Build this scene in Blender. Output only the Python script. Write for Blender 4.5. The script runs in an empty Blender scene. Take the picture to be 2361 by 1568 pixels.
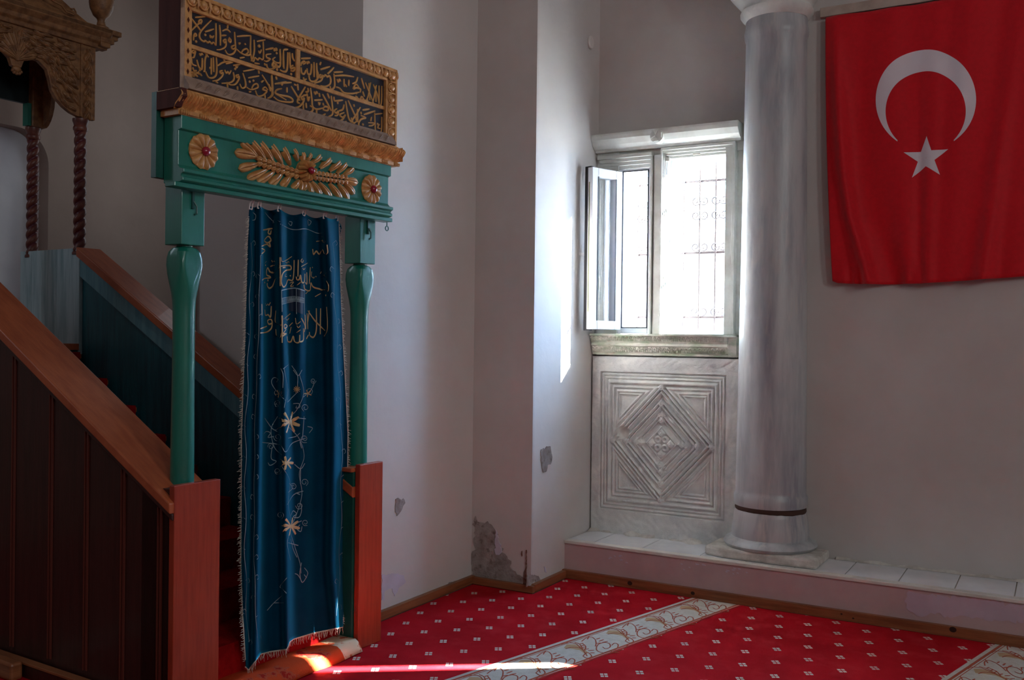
import bpy, math, random
import numpy as np
random.seed(7); RNG = np.random.RandomState(5)
scene = bpy.context.scene
COL = scene.collection
# ------------------------------------------------------------------ camera
W, H, F = 2361, 1568, 2200.0
TH, PITCH, ROLL, HC = math.radians(30), math.radians(-.21), .0120, 1.6
f0 = np.array([-math.sin(TH)*math.cos(PITCH), math.cos(TH)*math.cos(PITCH), math.sin(PITCH)])
_r = np.array([math.cos(TH), math.sin(TH), 0.]); _u = np.cross(_r, f0)
cr = _r*math.cos(ROLL)+_u*math.sin(ROLL); cu = -_r*math.sin(ROLL)+_u*math.cos(ROLL)
CP = np.array([0, 0, HC])
def ray(x, y): return f0+(x-W/2)/F*cr-(y-H/2)/F*cu
def onpl(x, y, p, n):
    d = ray(x, y); return CP+d*(np.dot(np.asarray(p)-CP, n)/np.dot(d, n))
def onz(x, y, z=0): return onpl(x, y, (0, 0, z), np.array([0, 0, 1.]))
def ony(x, y, Y): return onpl(x, y, (0, Y, 0), np.array([0, 1., 0]))
def onx(x, y, X): return onpl(x, y, (X, 0, 0), np.array([1., 0, 0]))
cam = bpy.data.cameras.new('camera'); cam.sensor_width = 36; cam.lens = F*36/W
cam.clip_start = .05; cam.clip_end = 200
camo = bpy.data.objects.new('camera', cam); COL.objects.link(camo)
from mathutils import Matrix, Vector
camo.matrix_world = Matrix(((cr[0], cu[0], -f0[0], 0), (cr[1], cu[1], -f0[1], 0), (cr[2], cu[2], -f0[2], HC), (0, 0, 0, 1)))
scene.camera = camo
# minbar frame: s along the gate front (towards the window wall), w back into the stair, z up
MA = math.radians(2.5); MG = np.array([math.sin(MA), math.cos(MA), 0]); MN = np.array([math.cos(MA), -math.sin(MA), 0]); MP = np.array([-3.07, 3.99, 0])
def ml(x, y, w):
    q = onpl(x, y, MP-MN*w, MN)-MP; return np.array([q@MG, -(q@MN), q[2]])
# ------------------------------------------------------------------ mesh builder
PO = {}
class MB:
    def __init__(s): s.v = []; s.f = []; s.m = []
    def add(s, vs, fs, mat=0):
        o = len(s.v); s.v.extend([tuple(map(float, p)) for p in vs])
        for f in fs: s.f.append([i+o for i in f]); s.m.append(mat)
        return s
    def box(s, x0, x1, y0, y1, z0, z1, mat=0):
        v = [(x, y, z) for z in (z0, z1) for y in (y0, y1) for x in (x0, x1)]
        return s.add(v, [(0, 2, 3, 1), (4, 5, 7, 6), (0, 1, 5, 4), (2, 6, 7, 3), (0, 4, 6, 2), (1, 3, 7, 5)], mat)
    def prism(s, poly, a, b, fn, mat=0):
        n = len(poly); v = [fn(p[0], p[1], a) for p in poly]+[fn(p[0], p[1], b) for p in poly]
        return s.add(v, [list(range(n))[::-1], list(range(n, 2*n))]+[(i, (i+1) % n, n+(i+1) % n, n+i) for i in range(n)], mat)
    def grid(s, P, cu_=False, cv=False, mat=0):
        P = np.asarray(P); a, b = P.shape[:2]
        f = [(i*b+j, ((i+1) % a)*b+j, ((i+1) % a)*b+(j+1) % b, i*b+(j+1) % b) for i in range(a if cu_ else a-1) for j in range(b if cv else b-1)]
        return s.add(P.reshape(-1, 3), f, mat)
    def tube(s, pts, r, n=6, mat=0, cap=True):
        pts = np.asarray(pts, float); m = len(pts); rr = np.ones(m)*r if np.isscalar(r) else np.asarray(r)
        t = np.gradient(pts, axis=0); t /= np.linalg.norm(t, axis=1)[:, None]+1e-12
        ref = np.array([0, 0, 1.]) if abs(t[0][2]) < .9 else np.array([1., 0, 0]); P = []
        for i in range(m):
            a = ref-t[i]*(ref@t[i]); a /= np.linalg.norm(a)+1e-12; b = np.cross(t[i], a); ref = a
            P.append([pts[i]+rr[i]*(a*math.cos(k*2*math.pi/n)+b*math.sin(k*2*math.pi/n)) for k in range(n)])
        o = len(s.v); s.grid(P, cv=True, mat=mat)
        if cap: s.f += [[o+k for k in range(n)][::-1], [o+(m-1)*n+k for k in range(n)]]; s.m += [mat, mat]
        return s
    def lathe(s, prof, n=32, c=(0, 0, 0), fn=None, mat=0):
        P = []
        for r, z in prof:
            row = []
            for k in range(n):
                a = 2*math.pi*k/n; x, y = r*math.cos(a), r*math.sin(a)
                if fn: x, y = fn(x, y, z, a, r)
                row.append((c[0]+x, c[1]+y, c[2]+z))
            P.append(row)
        o = len(s.v); m = len(P); s.grid(P, cv=True, mat=mat)
        s.f += [[o+k for k in range(n)][::-1], [o+(m-1)*n+k for k in range(n)]]; s.m += [mat, mat]
        return s
    def ell(s, c, r, n=10, m=7, mat=0):
        P = [[(c[0]+r[0]*math.sin(t)*math.cos(a), c[1]+r[1]*math.sin(t)*math.sin(a), c[2]+r[2]*math.cos(t)) for a in np.linspace(0, 2*math.pi, n, endpoint=False)] for t in np.linspace(.02, math.pi-.02, m)]
        return s.grid(P, cv=True, mat=mat)
    def build(s, name, mats, parent=None, smooth=None, bevel=None, origin=None, **tags):
        mats = mats if isinstance(mats, (list, tuple)) else [mats]
        v = np.array(s.v)
        if parent is not None: off = PO[parent.name_full]
        elif origin is not None: off = np.array(origin, float)
        else: off = np.array([(v[:, 0].min()+v[:, 0].max())/2, (v[:, 1].min()+v[:, 1].max())/2, v[:, 2].min()])
        me = bpy.data.meshes.new(name); me.from_pydata((v-off).tolist(), [], s.f); 
        for mt in mats: me.materials.append(mt)
        me.polygons.foreach_set('material_index', s.m)
        if smooth is not None:
            me.polygons.foreach_set('use_smooth', [True]*len(s.f)); me.update()
            if smooth < 180: me.set_sharp_from_angle(angle=math.radians(smooth))
        me.update(); me.validate()
        o = bpy.data.objects.new(name, me); COL.objects.link(o)
        if parent is not None: o.parent = parent
        else: o.location = off
        PO[o.name_full] = off
        if bevel:
            b = o.modifiers.new('bevel', 'BEVEL'); b.width = bevel; b.segments = 2; b.limit_method = 'ANGLE'; b.angle_limit = math.radians(40)
        for k, t in tags.items(): o[k] = t
        return o
def empty(name, loc, rz=0, local=False, **tags):
    o = bpy.data.objects.new(name, None); COL.objects.link(o); o.location = loc; o.rotation_euler = (0, 0, rz); o.empty_display_size = .1
    PO[o.name_full] = np.zeros(3) if local else np.array(loc, float)
    for k, t in tags.items(): o[k] = t
    return o
def copy_to(o, dv, parent):
    c = o.copy(); COL.objects.link(c); c.parent = parent; c.location = Vector(o.location)+Vector(dv); PO[c.name_full] = PO[o.name_full]; return c
XYZ = lambda a, b, c: (a, b, c)
XZ = lambda a, b, c: (a, c, b)     # polygon in (x,z), extruded along y
YZ = lambda a, b, c: (c, a, b)     # polygon in (y,z), extruded along x
def catmull(p, n=6):
    p = np.asarray(p, float)
    if len(p) < 3: return np.array([p[0]+(p[-1]-p[0])*t for t in np.linspace(0, 1, n)])
    q = np.vstack([2*p[0]-p[1], p, 2*p[-1]-p[-2]]); out = []
    for i in range(1, len(q)-2):
        for t in np.linspace(0, 1, n, endpoint=False):
            a, b, c, d = q[i-1:i+3]
            out.append(.5*((2*b)+(c-a)*t+(2*a-5*b+4*c-d)*t*t+(3*b-a-3*c+d)*t**3))
    out.append(p[-1]); return np.array(out)
def stroke(mb, pts, width, fn, h=.003, n=5, taper=.55, mat=0):
    """raised rounded stroke; pts in any 2-D space, fn(a,b)->(point, e_outward); width in metres"""
    c = catmull(pts, n); Q = [fn(a, b) for a, b in c]; P = np.array([q[0] for q in Q]); N = np.array([q[1] for q in Q])
    t = np.gradient(P, axis=0); t /= np.linalg.norm(t, axis=1)[:, None]+1e-9
    sd = np.cross(t, N); sd /= np.linalg.norm(sd, axis=1)[:, None]+1e-9
    k = np.linspace(0, 1, len(c)); wd = width/2*(taper+(1-taper)*np.sin(np.pi*np.clip(k*.9+.05, 0, 1))**.6)
    wd = wd[:, None]
    mb.grid(np.stack([P-sd*wd, P-sd*wd*.6+N*h, P+sd*wd*.6+N*h, P+sd*wd], axis=1), mat=mat)
def dot(mb, a, b, r, fn, h=.004, mat=0):
    p, N = fn(a, b); e = np.cross(N, [0, 0, 1.]); e /= np.linalg.norm(e)+1e-9; g = np.cross(N, e)
    ring = [[p+r*(e*math.cos(k)+g*math.sin(k))*q+N*h*hh for k in np.linspace(0, 2*math.pi, 8, endpoint=False)] for q, hh in ((1, 0), (.7, .8), (.05, 1))]
    mb.grid(ring, cv=True, mat=mat)
def leaf(mb, b, t, wd, fn, h=.012, mat=0, n=9, blunt=.35, rib=.35):
    """solid bulged leaf from base b to tip t (2-D), fn(a,b)->(point, outward normal)"""
    b = np.asarray(b, float); t = np.asarray(t, float); rows = []
    P0, N = fn(*b); P1, _ = fn(*t); L = P1-P0; d = L/(np.linalg.norm(L)+1e-9); sd = np.cross(d, N)
    for k in np.linspace(0, 1, n):
        w_ = wd/2*float(np.interp(k, [0, .2, .5, .72, .88, .96, 1], [.32, .6, .9, 1, .82, .5, .06]))
        hh = h*(math.sin(math.pi*(.12+.80*k))+.15)
        row = []
        for q, z in ((-1, 0), (-.85, .55), (-.5, .95), (-.1, .9), (0, .9-rib), (.1, .9), (.5, .95), (.85, .55), (1, 0)):
            row.append(P0+L*k+sd*w_*q+N*hh*z)
        rows.append(row)
    mb.grid(rows, mat=mat)
# ------------------------------------------------------------------ materials
def lin(c): return tuple(((x/255)/12.92 if x/255 <= .04045 else ((x/255+.055)/1.055)**2.4) for x in c)+(1,)
def mat(name, c, rough=.6, c2=None, scale=4, stretch=(1, 1, 1), lo=.4, hi=.65, bump=0, bscale=None, metal=0, spec=.5, sheen=0, detail=5, c3=None, scale3=14, lo3=.55, hi3=.7, coat=0):
    m = bpy.data.materials.new(name); m.use_nodes = True; nt = m.node_tree; N = nt.nodes; L = nt.links; b = N['Principled BSDF']
    b.inputs['Roughness'].default_value = rough; b.inputs['Metallic'].default_value = metal; b.inputs['Specular IOR Level'].default_value = spec
    b.inputs['Sheen Weight'].default_value = sheen; b.inputs['Coat Weight'].default_value = coat
    tc = N.new('ShaderNodeTexCoord'); mp = N.new('ShaderNodeMapping'); mp.inputs['Scale'].default_value = stretch; L.new(tc.outputs['Object'], mp.inputs['Vector'])
    def noise(sc, lo, hi, det=detail):
        nz = N.new('ShaderNodeTexNoise'); nz.inputs['Scale'].default_value = sc; nz.inputs['Detail'].default_value = det; nz.inputs['Roughness'].default_value = .6; L.new(mp.outputs[0], nz.inputs['Vector'])
        mr = N.new('ShaderNodeMapRange'); mr.inputs[1].default_value = lo; mr.inputs[2].default_value = hi; L.new(nz.outputs[0], mr.inputs[0]); return nz, mr
    col = None
    if c2 is not None:
        nz, mr = noise(scale, lo, hi); mx = N.new('ShaderNodeMix'); mx.data_type = 'RGBA'; mx.inputs[6].default_value = lin(c); mx.inputs[7].default_value = lin(c2); L.new(mr.outputs[0], mx.inputs[0]); col = mx.outputs[2]
        if c3 is not None:
            _, mr3 = noise(scale3, lo3, hi3); m3 = N.new('ShaderNodeMix'); m3.data_type = 'RGBA'; L.new(col, m3.inputs[6]); m3.inputs[7].default_value = lin(c3); L.new(mr3.outputs[0], m3.inputs[0]); col = m3.outputs[2]
        L.new(col, b.inputs['Base Color'])
    else: b.inputs['Base Color'].default_value = lin(c)
    if bump:
        nz, _ = noise(bscale or scale*4, 0, 1); bp = N.new('ShaderNodeBump'); bp.inputs['Strength'].default_value = bump; bp.inputs['Distance'].default_value = .01; L.new(nz.outputs[0], bp.inputs['Height']); L.new(bp.outputs[0], b.inputs['Normal'])
    return m
M = {}
M['plaster'] = mat('plaster', (206, 201, 198), .9, (198, 192, 188), 1.3, lo=.35, hi=.7, bump=.25, bscale=9, spec=.2)
M['plaster_old'] = mat('plaster_old', (200, 195, 192), .9, (188, 181, 177), 1.1, lo=.35, hi=.7, bump=.3, bscale=8, spec=.2)
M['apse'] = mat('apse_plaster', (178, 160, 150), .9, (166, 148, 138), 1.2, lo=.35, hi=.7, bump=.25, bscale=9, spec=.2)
M['recess_lit'] = mat('recess_lit', (232, 234, 242), .85, (216, 218, 228), 1.5, bump=.15, bscale=9)  # niche back whitened: daylight inside the recess put into its colour
M['rubble'] = mat('rubble', (140, 130, 126), .95, (168, 162, 158), 9, lo=.4, hi=.65, bump=.8, bscale=30, spec=.1, c3=(112, 98, 92), scale3=22)
M['flake'] = mat('flake', (196, 192, 206), .8, (186, 180, 192), 8, spec=.2)
M['benchpaint'] = mat('benchpaint', (196, 170, 170), .7, (184, 158, 158), 3, bump=.2, bscale=14, spec=.3)
M['lilac'] = mat('lilac', (198, 178, 192), .7, (188, 168, 182), 6, spec=.3)
M['tile'] = mat('tile', (234, 235, 238), .25, (222, 224, 228), 5, bump=.05)
M['grout'] = mat('grout', (176, 166, 150), .8, (156, 146, 130), 12)
M['curb'] = mat('curb', (216, 212, 204), .6, (198, 194, 184), 5, bump=.15, bscale=20)
M['pine'] = mat('pine', (150, 92, 56), .45, (122, 70, 40), 3, stretch=(1, 1, 14), bump=.1, bscale=6)
M['knot'] = mat('knot', (48, 26, 18), .5)
M['marble'] = mat('marble', (188, 192, 194), .36, (146, 149, 158), 3.2, stretch=(2.4, 2.4, .35), lo=.42, hi=.68, bump=.12, bscale=30, c3=(200, 198, 194), scale3=6, lo3=.55, hi3=.75)
M['slab'] = mat('slab', (222, 224, 220), .6, (190, 193, 194), 4, lo=.42, hi=.7, bump=.2, bscale=40, c3=(232, 232, 228), scale3=9)
M['window_stone'] = mat('window_stone', (214, 216, 210), .6, (194, 194, 186), 6, bump=.2, bscale=30)
M['green_stone'] = mat('green_stone', (222, 220, 208), .65, (160, 180, 150), 7, stretch=(1, 1, 3), lo=.42, hi=.68, bump=.25, bscale=60, c3=(176, 148, 128), scale3=12, lo3=.62, hi3=.75)
M['green_stain'] = mat('green_stain', (104, 132, 100), .8, (150, 160, 138), 22)
M['mortar'] = mat('mortar', (214, 210, 203), .9, (186, 180, 172), 14, bump=.7, bscale=26, spec=.1)
M['crack'] = mat('crack', (70, 50, 42), .95)
M['pvc'] = mat('pvc', (226, 226, 230), .35)
M['rubber'] = mat('rubber', (40, 40, 44), .6)
M['brass'] = mat('brass', (150, 156, 120), .4, metal=.6)
M['iron'] = mat('iron', (44, 30, 27), .6)
M['gold'] = mat('gold', (202, 150, 90), .42, (170, 116, 62), 26, lo=.4, hi=.7, bump=.15, bscale=60, spec=.6, coat=.1)
M['gilt'] = mat('gilt', (230, 174, 108), .30, (180, 122, 66), 30, lo=.4, hi=.7, metal=.2, spec=.7)
M['letter'] = mat('letter', (196, 144, 80), .45)
M['gray_mould'] = mat('gray_mould', (158, 134, 118), .6, (134, 110, 96), 14, bump=.1)
M['navy'] = mat('navy', (30, 32, 48), .5, (22, 23, 34), 6)
M['green'] = mat('green', (24, 120, 102), .34, (18, 106, 92), 7, stretch=(1, 1, .3), bump=.12, bscale=24, coat=.25)
M['green_dark'] = mat('green_dark', (18, 84, 74), .4, (14, 72, 64), 7, bump=.12, bscale=24)
M['teal_pale'] = mat('teal_pale', (186, 208, 214), .5, (140, 172, 182), 5, stretch=(6, 6, .4), bump=.25, bscale=14)  # whitish brushed teal, lightened further so the landing planks look lit
M['teal_mid'] = mat('teal_mid', (110, 154, 164), .45, (84, 134, 146), 5, stretch=(1, 6, .6), bump=.2, bscale=14)  # rim teal, lightened in the colour for daylight falling on it
M['twist_red'] = mat('twist_red', (84, 22, 36), .4)
M['teal'] = mat('teal', (34, 100, 112), .42, (26, 82, 94), 5, stretch=(1, 6, .6), bump=.25, bscale=14, coat=.15)
M['orange_wood'] = mat('orange_wood', (180, 96, 58), .42, (160, 78, 44), 7, stretch=(5, .8, .8), bump=.08, bscale=18, coat=.08)
M['red_wood'] = mat('red_wood', (162, 62, 38), .36, (144, 50, 30), 9, stretch=(7, 2, .5), bump=.06, bscale=20, coat=.12)
M['dark_wood'] = mat('dark_wood', (58, 26, 22), .45, (46, 20, 16), 6, stretch=(4, 4, .4), bump=.1, bscale=16, coat=.1)
M['groove'] = mat('groove', (92, 40, 30), .45)
M['panel_wood'] = mat('panel_wood', (84, 44, 38), .6, (70, 34, 30), 5, stretch=(3, 3, .4), bump=.1, spec=.1)
M['carved'] = mat('carved', (150, 106, 68), .5, (108, 72, 46), 20, bump=.3, bscale=50)
M['twist'] = mat('twist', (116, 64, 50), .4, (84, 38, 34), 16)
M['black_teal'] = mat('black_teal', (16, 34, 38), .5)
M['red_jewel'] = mat('red_jewel', (150, 20, 48), .2, coat=.5)
M['velvet'] = mat('velvet', (0, 56, 82), .75, (0, 46, 70), 5, sheen=1.0, spec=.05)
M['velvet'].node_tree.nodes['Principled BSDF'].inputs['Sheen Tint'].default_value = (.02, .5, .8, 1); M['velvet'].node_tree.nodes['Principled BSDF'].inputs['Sheen Roughness'].default_value = .35
M['thread'] = mat('thread', (190, 158, 112), .6)
M['thread_pale'] = mat('thread_pale', (136, 156, 166), .7)
M['fringe'] = mat('fringe', (206, 196, 184), .8)
M['hook'] = mat('hook', (226, 220, 214), .4)
M['kaaba'] = mat('kaaba', (2, 30, 58), .7)
M['flag'] = mat('flag', (206, 6, 28), .65, (196, 4, 24), 40, sheen=.2, spec=.25)
M['flag_white'] = mat('flag_white', (222, 214, 222), .65, sheen=.1, spec=.25)
M['batten'] = mat('batten', (186, 172, 160), .7, (166, 150, 138), 8)
M['stair_red'] = mat('stair_red', (176, 18, 20), .95, (140, 10, 14), 12, bump=.4, bscale=200, spec=.1)
M['rug'] = mat('rug', (196, 72, 34), .95, (206, 150, 110), 7, lo=.58, hi=.64, bump=.4, bscale=200, spec=.1, c3=(160, 34, 24), scale3=7, lo3=.57, hi3=.63)
M['rug_edge'] = mat('rug_edge', (216, 190, 160), .9, (196, 84, 50), 16, lo=.55, hi=.6, spec=.1)
M['cream'] = mat('cream', (196, 190, 180), .95, (186, 178, 166), 30, bump=.3, bscale=200, spec=.1)
M['band_line'] = mat('band_line', (166, 84, 62), .95, spec=.1)
M['band_tan'] = mat('band_tan', (176, 146, 112), .95, spec=.1)
M['band_pink'] = mat('band_pink', (176, 52, 48), .95, spec=.1)
M['floor'] = mat('floor_screed', (120, 112, 104), .9)
M['ground'] = mat('ground_outside', (190, 184, 172), .9, (176, 168, 156), 2)
M['house'] = mat('house_wall', (214, 206, 200), .9, (204, 194, 190), 1)
M['white_plastic'] = mat('white_plastic', (222, 216, 212), .4)
M['shutter'] = mat('shutter', (120, 86, 60), .6)
def glass():
    m = bpy.data.materials.new('glass_pane'); m.use_nodes = True; nt = m.node_tree; nt.nodes.clear()
    o = nt.nodes.new('ShaderNodeOutputMaterial'); t = nt.nodes.new('ShaderNodeBsdfTransparent'); g = nt.nodes.new('ShaderNodeBsdfGlossy'); x = nt.nodes.new('ShaderNodeMixShader'); lw = nt.nodes.new('ShaderNodeLayerWeight')
    t.inputs[0].default_value = (.93, .95, .96, 1); g.inputs['Roughness'].default_value = .03; lw.inputs[0].default_value = .12
    nt.links.new(lw.outputs[1], x.inputs[0]); nt.links.new(t.outputs[0], x.inputs[1]); nt.links.new(g.outputs[0], x.inputs[2]); nt.links.new(x.outputs[0], o.inputs[0]); return m
M['glass'] = glass()
BA = math.radians(14.4)
def carpet_mat():
    m = mat('carpet_red', (178, 14, 28), .95, (156, 6, 18), 2.2, bump=.35, bscale=260, spec=.1, c3=(184, 36, 44), scale3=5, lo3=.5, hi3=.8)
    nt = m.node_tree; N = nt.nodes; L = nt.links; b = N['Principled BSDF']
    tc = N.new('ShaderNodeTexCoord'); mp = N.new('ShaderNodeMapping'); mp.inputs['Rotation'].default_value = (0, 0, BA); L.new(tc.outputs['Object'], mp.inputs['Vector'])
    sp = N.new('ShaderNodeSeparateXYZ'); L.new(mp.outputs[0], sp.inputs[0])
    def mt(op, a, bb=None):
        n = N.new('ShaderNodeMath'); n.operation = op
        for i, v in enumerate((a, bb)):
            if v is None: continue
            if isinstance(v, (int, float)): n.inputs[i].default_value = v
            else: L.new(v, n.inputs[i])
        return n.outputs[0]
    p, q = sp.outputs[0], sp.outputs[1]
    right = mt('GREATER_THAN', p, -3.15)
    al = mt('ADD', mt('DIVIDE', p, .19), mt('ADD', 20.158, mt('MULTIPLY', right, .262-6+.0)))
    be = mt('ADD', mt('DIVIDE', mt('ADD', q, mt('MULTIPLY', p, .158)), .335), mt('ADD', -10.67+20, mt('MULTIPLY', right, -.076)))
    def marks(sh):
        x = mt('MULTIPLY', mt('SUBTRACT', mt('FRACT', mt('ADD', mt('ADD', al, 50), .5+sh)), .5), .19)
        y = mt('SUBTRACT', mt('MULTIPLY', mt('SUBTRACT', mt('FRACT', mt('ADD', be, .5+sh)), .5), .335), mt('MULTIPLY', x, .158))
        a_ = mt('ABSOLUTE', mt('MULTIPLY', mt('ADD', x, y), .7071)); b_ = mt('ABSOLUTE', mt('MULTIPLY', mt('SUBTRACT', x, y), .7071))
        k = mt('MULTIPLY', mt('LESS_THAN', a_, .0175), mt('GREATER_THAN', a_, .0022))
        return mt('MULTIPLY', k, mt('MULTIPLY', mt('LESS_THAN', b_, .023), mt('GREATER_THAN', b_, .0038)))
    msk = mt('MAXIMUM', marks(0), marks(.5))
    src = b.inputs['Base Color'].links[0].from_socket
    mx = N.new('ShaderNodeMix'); mx.data_type = 'RGBA'; L.new(msk, mx.inputs[0]); L.new(src, mx.inputs[6]); mx.inputs[7].default_value = lin((206, 196, 182)); L.new(mx.outputs[2], b.inputs['Base Color'])
    return m
M['carpet'] = carpet_mat()
ST = dict(kind='structure')
# ------------------------------------------------------------------ room shell
RX0, RX1, RY0, RY1, RH = -7.2, 5.0, -5.0, 6.13, 7.0
MB().box(RX0-.3, RX1+.3, RY0-.3, 6.4, -.2, -.01).build('floor', M['floor'], **ST)
MB().box(RX0-.3, RX1+.3, RY0-.3, 6.45, RH, RH+.2).build('ceiling', M['plaster'], **ST)
def wall_holes(mb, x0, x1, y0, y1, z0, z1, holes, axis='x'):
    hs = sorted(holes); cur = x0
    def bx(a, b, c, d):
        if b-a > 1e-4 and d-c > 1e-4: (mb.box(a, b, y0, y1, c, d) if axis == 'x' else mb.box(y0, y1, a, b, c, d))
    for a, b, c, d in hs:
        bx(cur, a, z0, z1); bx(a, b, z0, c); bx(a, b, d, z1); cur = b
    bx(cur, x1, z0, z1)
BAY = 6.16
wb = MB(); wall_holes(wb, -2.9, -1.80, BAY, 6.30, 0, RH, [(-2.80, -1.90, 1.56, 2.90)]); wall_holes(wb, -1.80, RX1+.3, RY1, 6.30, 0, RH, [(.08, 1.25, 1.56, 2.75)])
wall_back = wb.build('wall_back', M['plaster_old'], **ST)
WL_X, PIER_Y, RET_X, LEFT_Y = -3.31, 5.24, -2.868, 4.075
LX, LY = -4.55, 4.075
wall_return = MB().box(WL_X, RET_X, PIER_Y+.02, 6.4, 0, RH).build('wall_return', M['plaster'], **ST)
wall_pier = MB().box(WL_X, RET_X, PIER_Y, PIER_Y+.02, 0, RH).build('wall_pier', M['plaster_old'], **ST)
wall_left = MB().box(LX, WL_X, LEFT_Y, 5.6, 0, RH).build('wall_left', M['plaster'], **ST)
MB().box(LX-.2, LX+.1, 5.4, 6.4, 0, RH).build('wall_recess', M['plaster'], **ST)
wa = MB(); wall_holes(wa, RX0-.3, LX, 6.2, 6.4, 0, RH, [(-6.2, -5.4, 2.2, 4.3)]); wa.box(-6.3, -5.3, 6.4, 6.42, 2.1, 4.4); wa.build('wall_apse', M['plaster'], **ST)
# qibla-side wall with an arched recess
qz = []
a0, a1, zs = 2.9, 4.69, 2.90
def arch_poly(n=14):
    pts = [(a1, 0.0)]
    r = .26
    for t in np.linspace(0, math.pi/2, n): pts.append((a1-r+r*math.cos(t), zs+r*math.sin(t)))
    for t in np.linspace(math.pi/2, math.pi, n): pts.append((a0+r+r*math.cos(t), zs+r*math.sin(t)))
    pts.append((a0, 0.0)); return pts
ap = arch_poly()
QX = -6.95
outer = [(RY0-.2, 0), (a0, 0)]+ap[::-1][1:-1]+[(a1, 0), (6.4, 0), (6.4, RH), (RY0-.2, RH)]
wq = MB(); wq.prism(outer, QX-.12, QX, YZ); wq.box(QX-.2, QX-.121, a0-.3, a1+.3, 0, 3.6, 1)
wq.build('wall_qibla', [M['apse'], M['recess_lit']], **ST)
wf = MB(); wall_holes(wf, RX0-.2, RX1+.2, RY0-.3, RY0, 0, RH, [(.6, 1.4, 3.0, 4.8)]); wf.build('wall_front', M['plaster'], **ST)
wr = MB(); wall_holes(wr, RY0, RY1+.2, RX1, RX1+.3, 0, RH, [(-1.8, -1.0, 3.0, 4.8), (1.0, 1.8, 3.0, 4.8)], axis='y'); wr.build('wall_right', M['plaster'], **ST)
for i, (y0, y1) in enumerate(((-1.8, -1.0), (1.0, 1.8))): MB().box(RX1+.02, RX1+.05, y0, y1, 3.0, 4.8).build('window_%d' % (3+i), M['white_plastic'], **ST)  # opaque panes in unseen openings, backing the right-hand fill lamps
MB().box(.6, 1.4, RY0-.05, RY0-.02, 3.0, 4.8).build('window_5', M['white_plastic'], **ST)  # opaque pane added out of view behind the front fill lamp
# plaster damage (children of the walls they mark)
def patch(wall, px, fn, nrm, m, name, jag=.012, th=.004):
    pts = [np.array(fn(*p)) for p in px]; pts.append(pts[0]); out = []
    nrm = np.array(nrm, float); rs = np.random.RandomState(len(px)*7+int(px[0][0]))
    for a, b in zip(pts[:-1], pts[1:]):
        L = np.linalg.norm(b-a); k = max(1, int(L/.015))
        for t in range(k):
            p = a+(b-a)*t/k; d = rs.normal(0, jag*.35, 3); d -= nrm*(d@nrm); out.append(p+(d if t else 0))
    n = len(out); v = [p+nrm*th for p in out]+[p-nrm*.003 for p in out]
    mb = MB(); mb.add(v, [list(range(n)), list(range(2*n-1, n-1, -1))]+[(i, n+i, n+(i+1) % n, (i+1) % n) for i in range(n)]); return mb.build(name, m, wall)
def z5(*a): return [(840+x/2.761, 1000+y/2.761) for x, y in a]
patch(wall_pier, z5((706, 528), (735, 562), (795, 572), (830, 608), (850, 650), (878, 755), (912, 785), (938, 825), (945, 868), (990, 900), (1012, 915), (1005, 975), (690, 930), (684, 760), (715, 735), (695, 690), (708, 620), (688, 575)), lambda x, y: ony(x, y, PIER_Y), (0, -1, 0), M['rubble'], 'exposed_rubble', .02)
patch(wall_pier, z5((838, 610), (850, 650), (878, 755), (860, 772), (838, 770), (832, 700)), lambda x, y: ony(x, y, PIER_Y-.004), (0, -1, 0), M['flake'], 'paint_flake')
patch(wall_return, z5((1124, 100), (1140, 92), (1142, 104), (1160, 80), (1183, 80), (1194, 150), (1190, 178), (1164, 198), (1158, 240), (1136, 246), (1122, 170)), lambda x, y: onx(x, y, RET_X), (1, 0, 0), M['rubble'], 'exposed_rubble')
patch(wall_return, z5((1036, 905), (1080, 898), (1105, 905), (1118, 930), (1032, 975)), lambda x, y: onx(x, y, RET_X), (1, 0, 0), M['rubble'], 'exposed_rubble')
patch(wall_return, z5((1142, 845), (1150, 850), (1158, 885), (1148, 880)), lambda x, y: onx(x, y, RET_X), (1, 0, 0), M['flake'], 'paint_scratch', .003)
patch(wall_left, z5((196, 418), (212, 408), (246, 412), (258, 440), (238, 480), (206, 524), (195, 480)), lambda x, y: onx(x, y, WL_X), (1, 0, 0), M['rubble'], 'exposed_rubble')
patch(wall_left, z5((120, 1150), (130, 1125), (160, 1105), (205, 1112), (265, 1065), (300, 1070), (352, 1048), (350, 1062), (120, 1162)), lambda x, y: onx(x, y, WL_X), (1, 0, 0), M['rubble'], 'exposed_rubble')
patch(wall_left, z5((110, 900), (190, 890), (250, 905), (262, 945), (215, 985), (190, 1035), (175, 985), (130, 1000), (125, 1060), (108, 1060)), lambda x, y: onx(x, y, WL_X), (1, 0, 0), M['flake'], 'paint_flake', .01, .003)
patch(wall_left, z5((530, 975), (540, 945), (600, 935), (650, 925), (655, 932), (560, 965)), lambda x, y: onx(x, y, WL_X), (1, 0, 0), M['rubble'], 'exposed_rubble')
M['crumble'] = mat('crumble', (112, 70, 58), .95, (150, 126, 116), 40, bump=.8, bscale=60, spec=.1)
patch(wall_pier, z5((1016, 880), (1026, 860), (1029, 740), (1034, 740), (1031, 975), (1012, 975)), lambda x, y: ony(x, y, PIER_Y-.003), (0, -1, 0), M['crumble'], 'crumbled_corner', .006)
patch(wall_pier, z5((1001, 748), (1007, 745), (1007, 780), (1002, 782)), lambda x, y: ony(x, y, PIER_Y), (0, -1, 0), M['crumble'], 'plaster_chip', .004)
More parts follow.
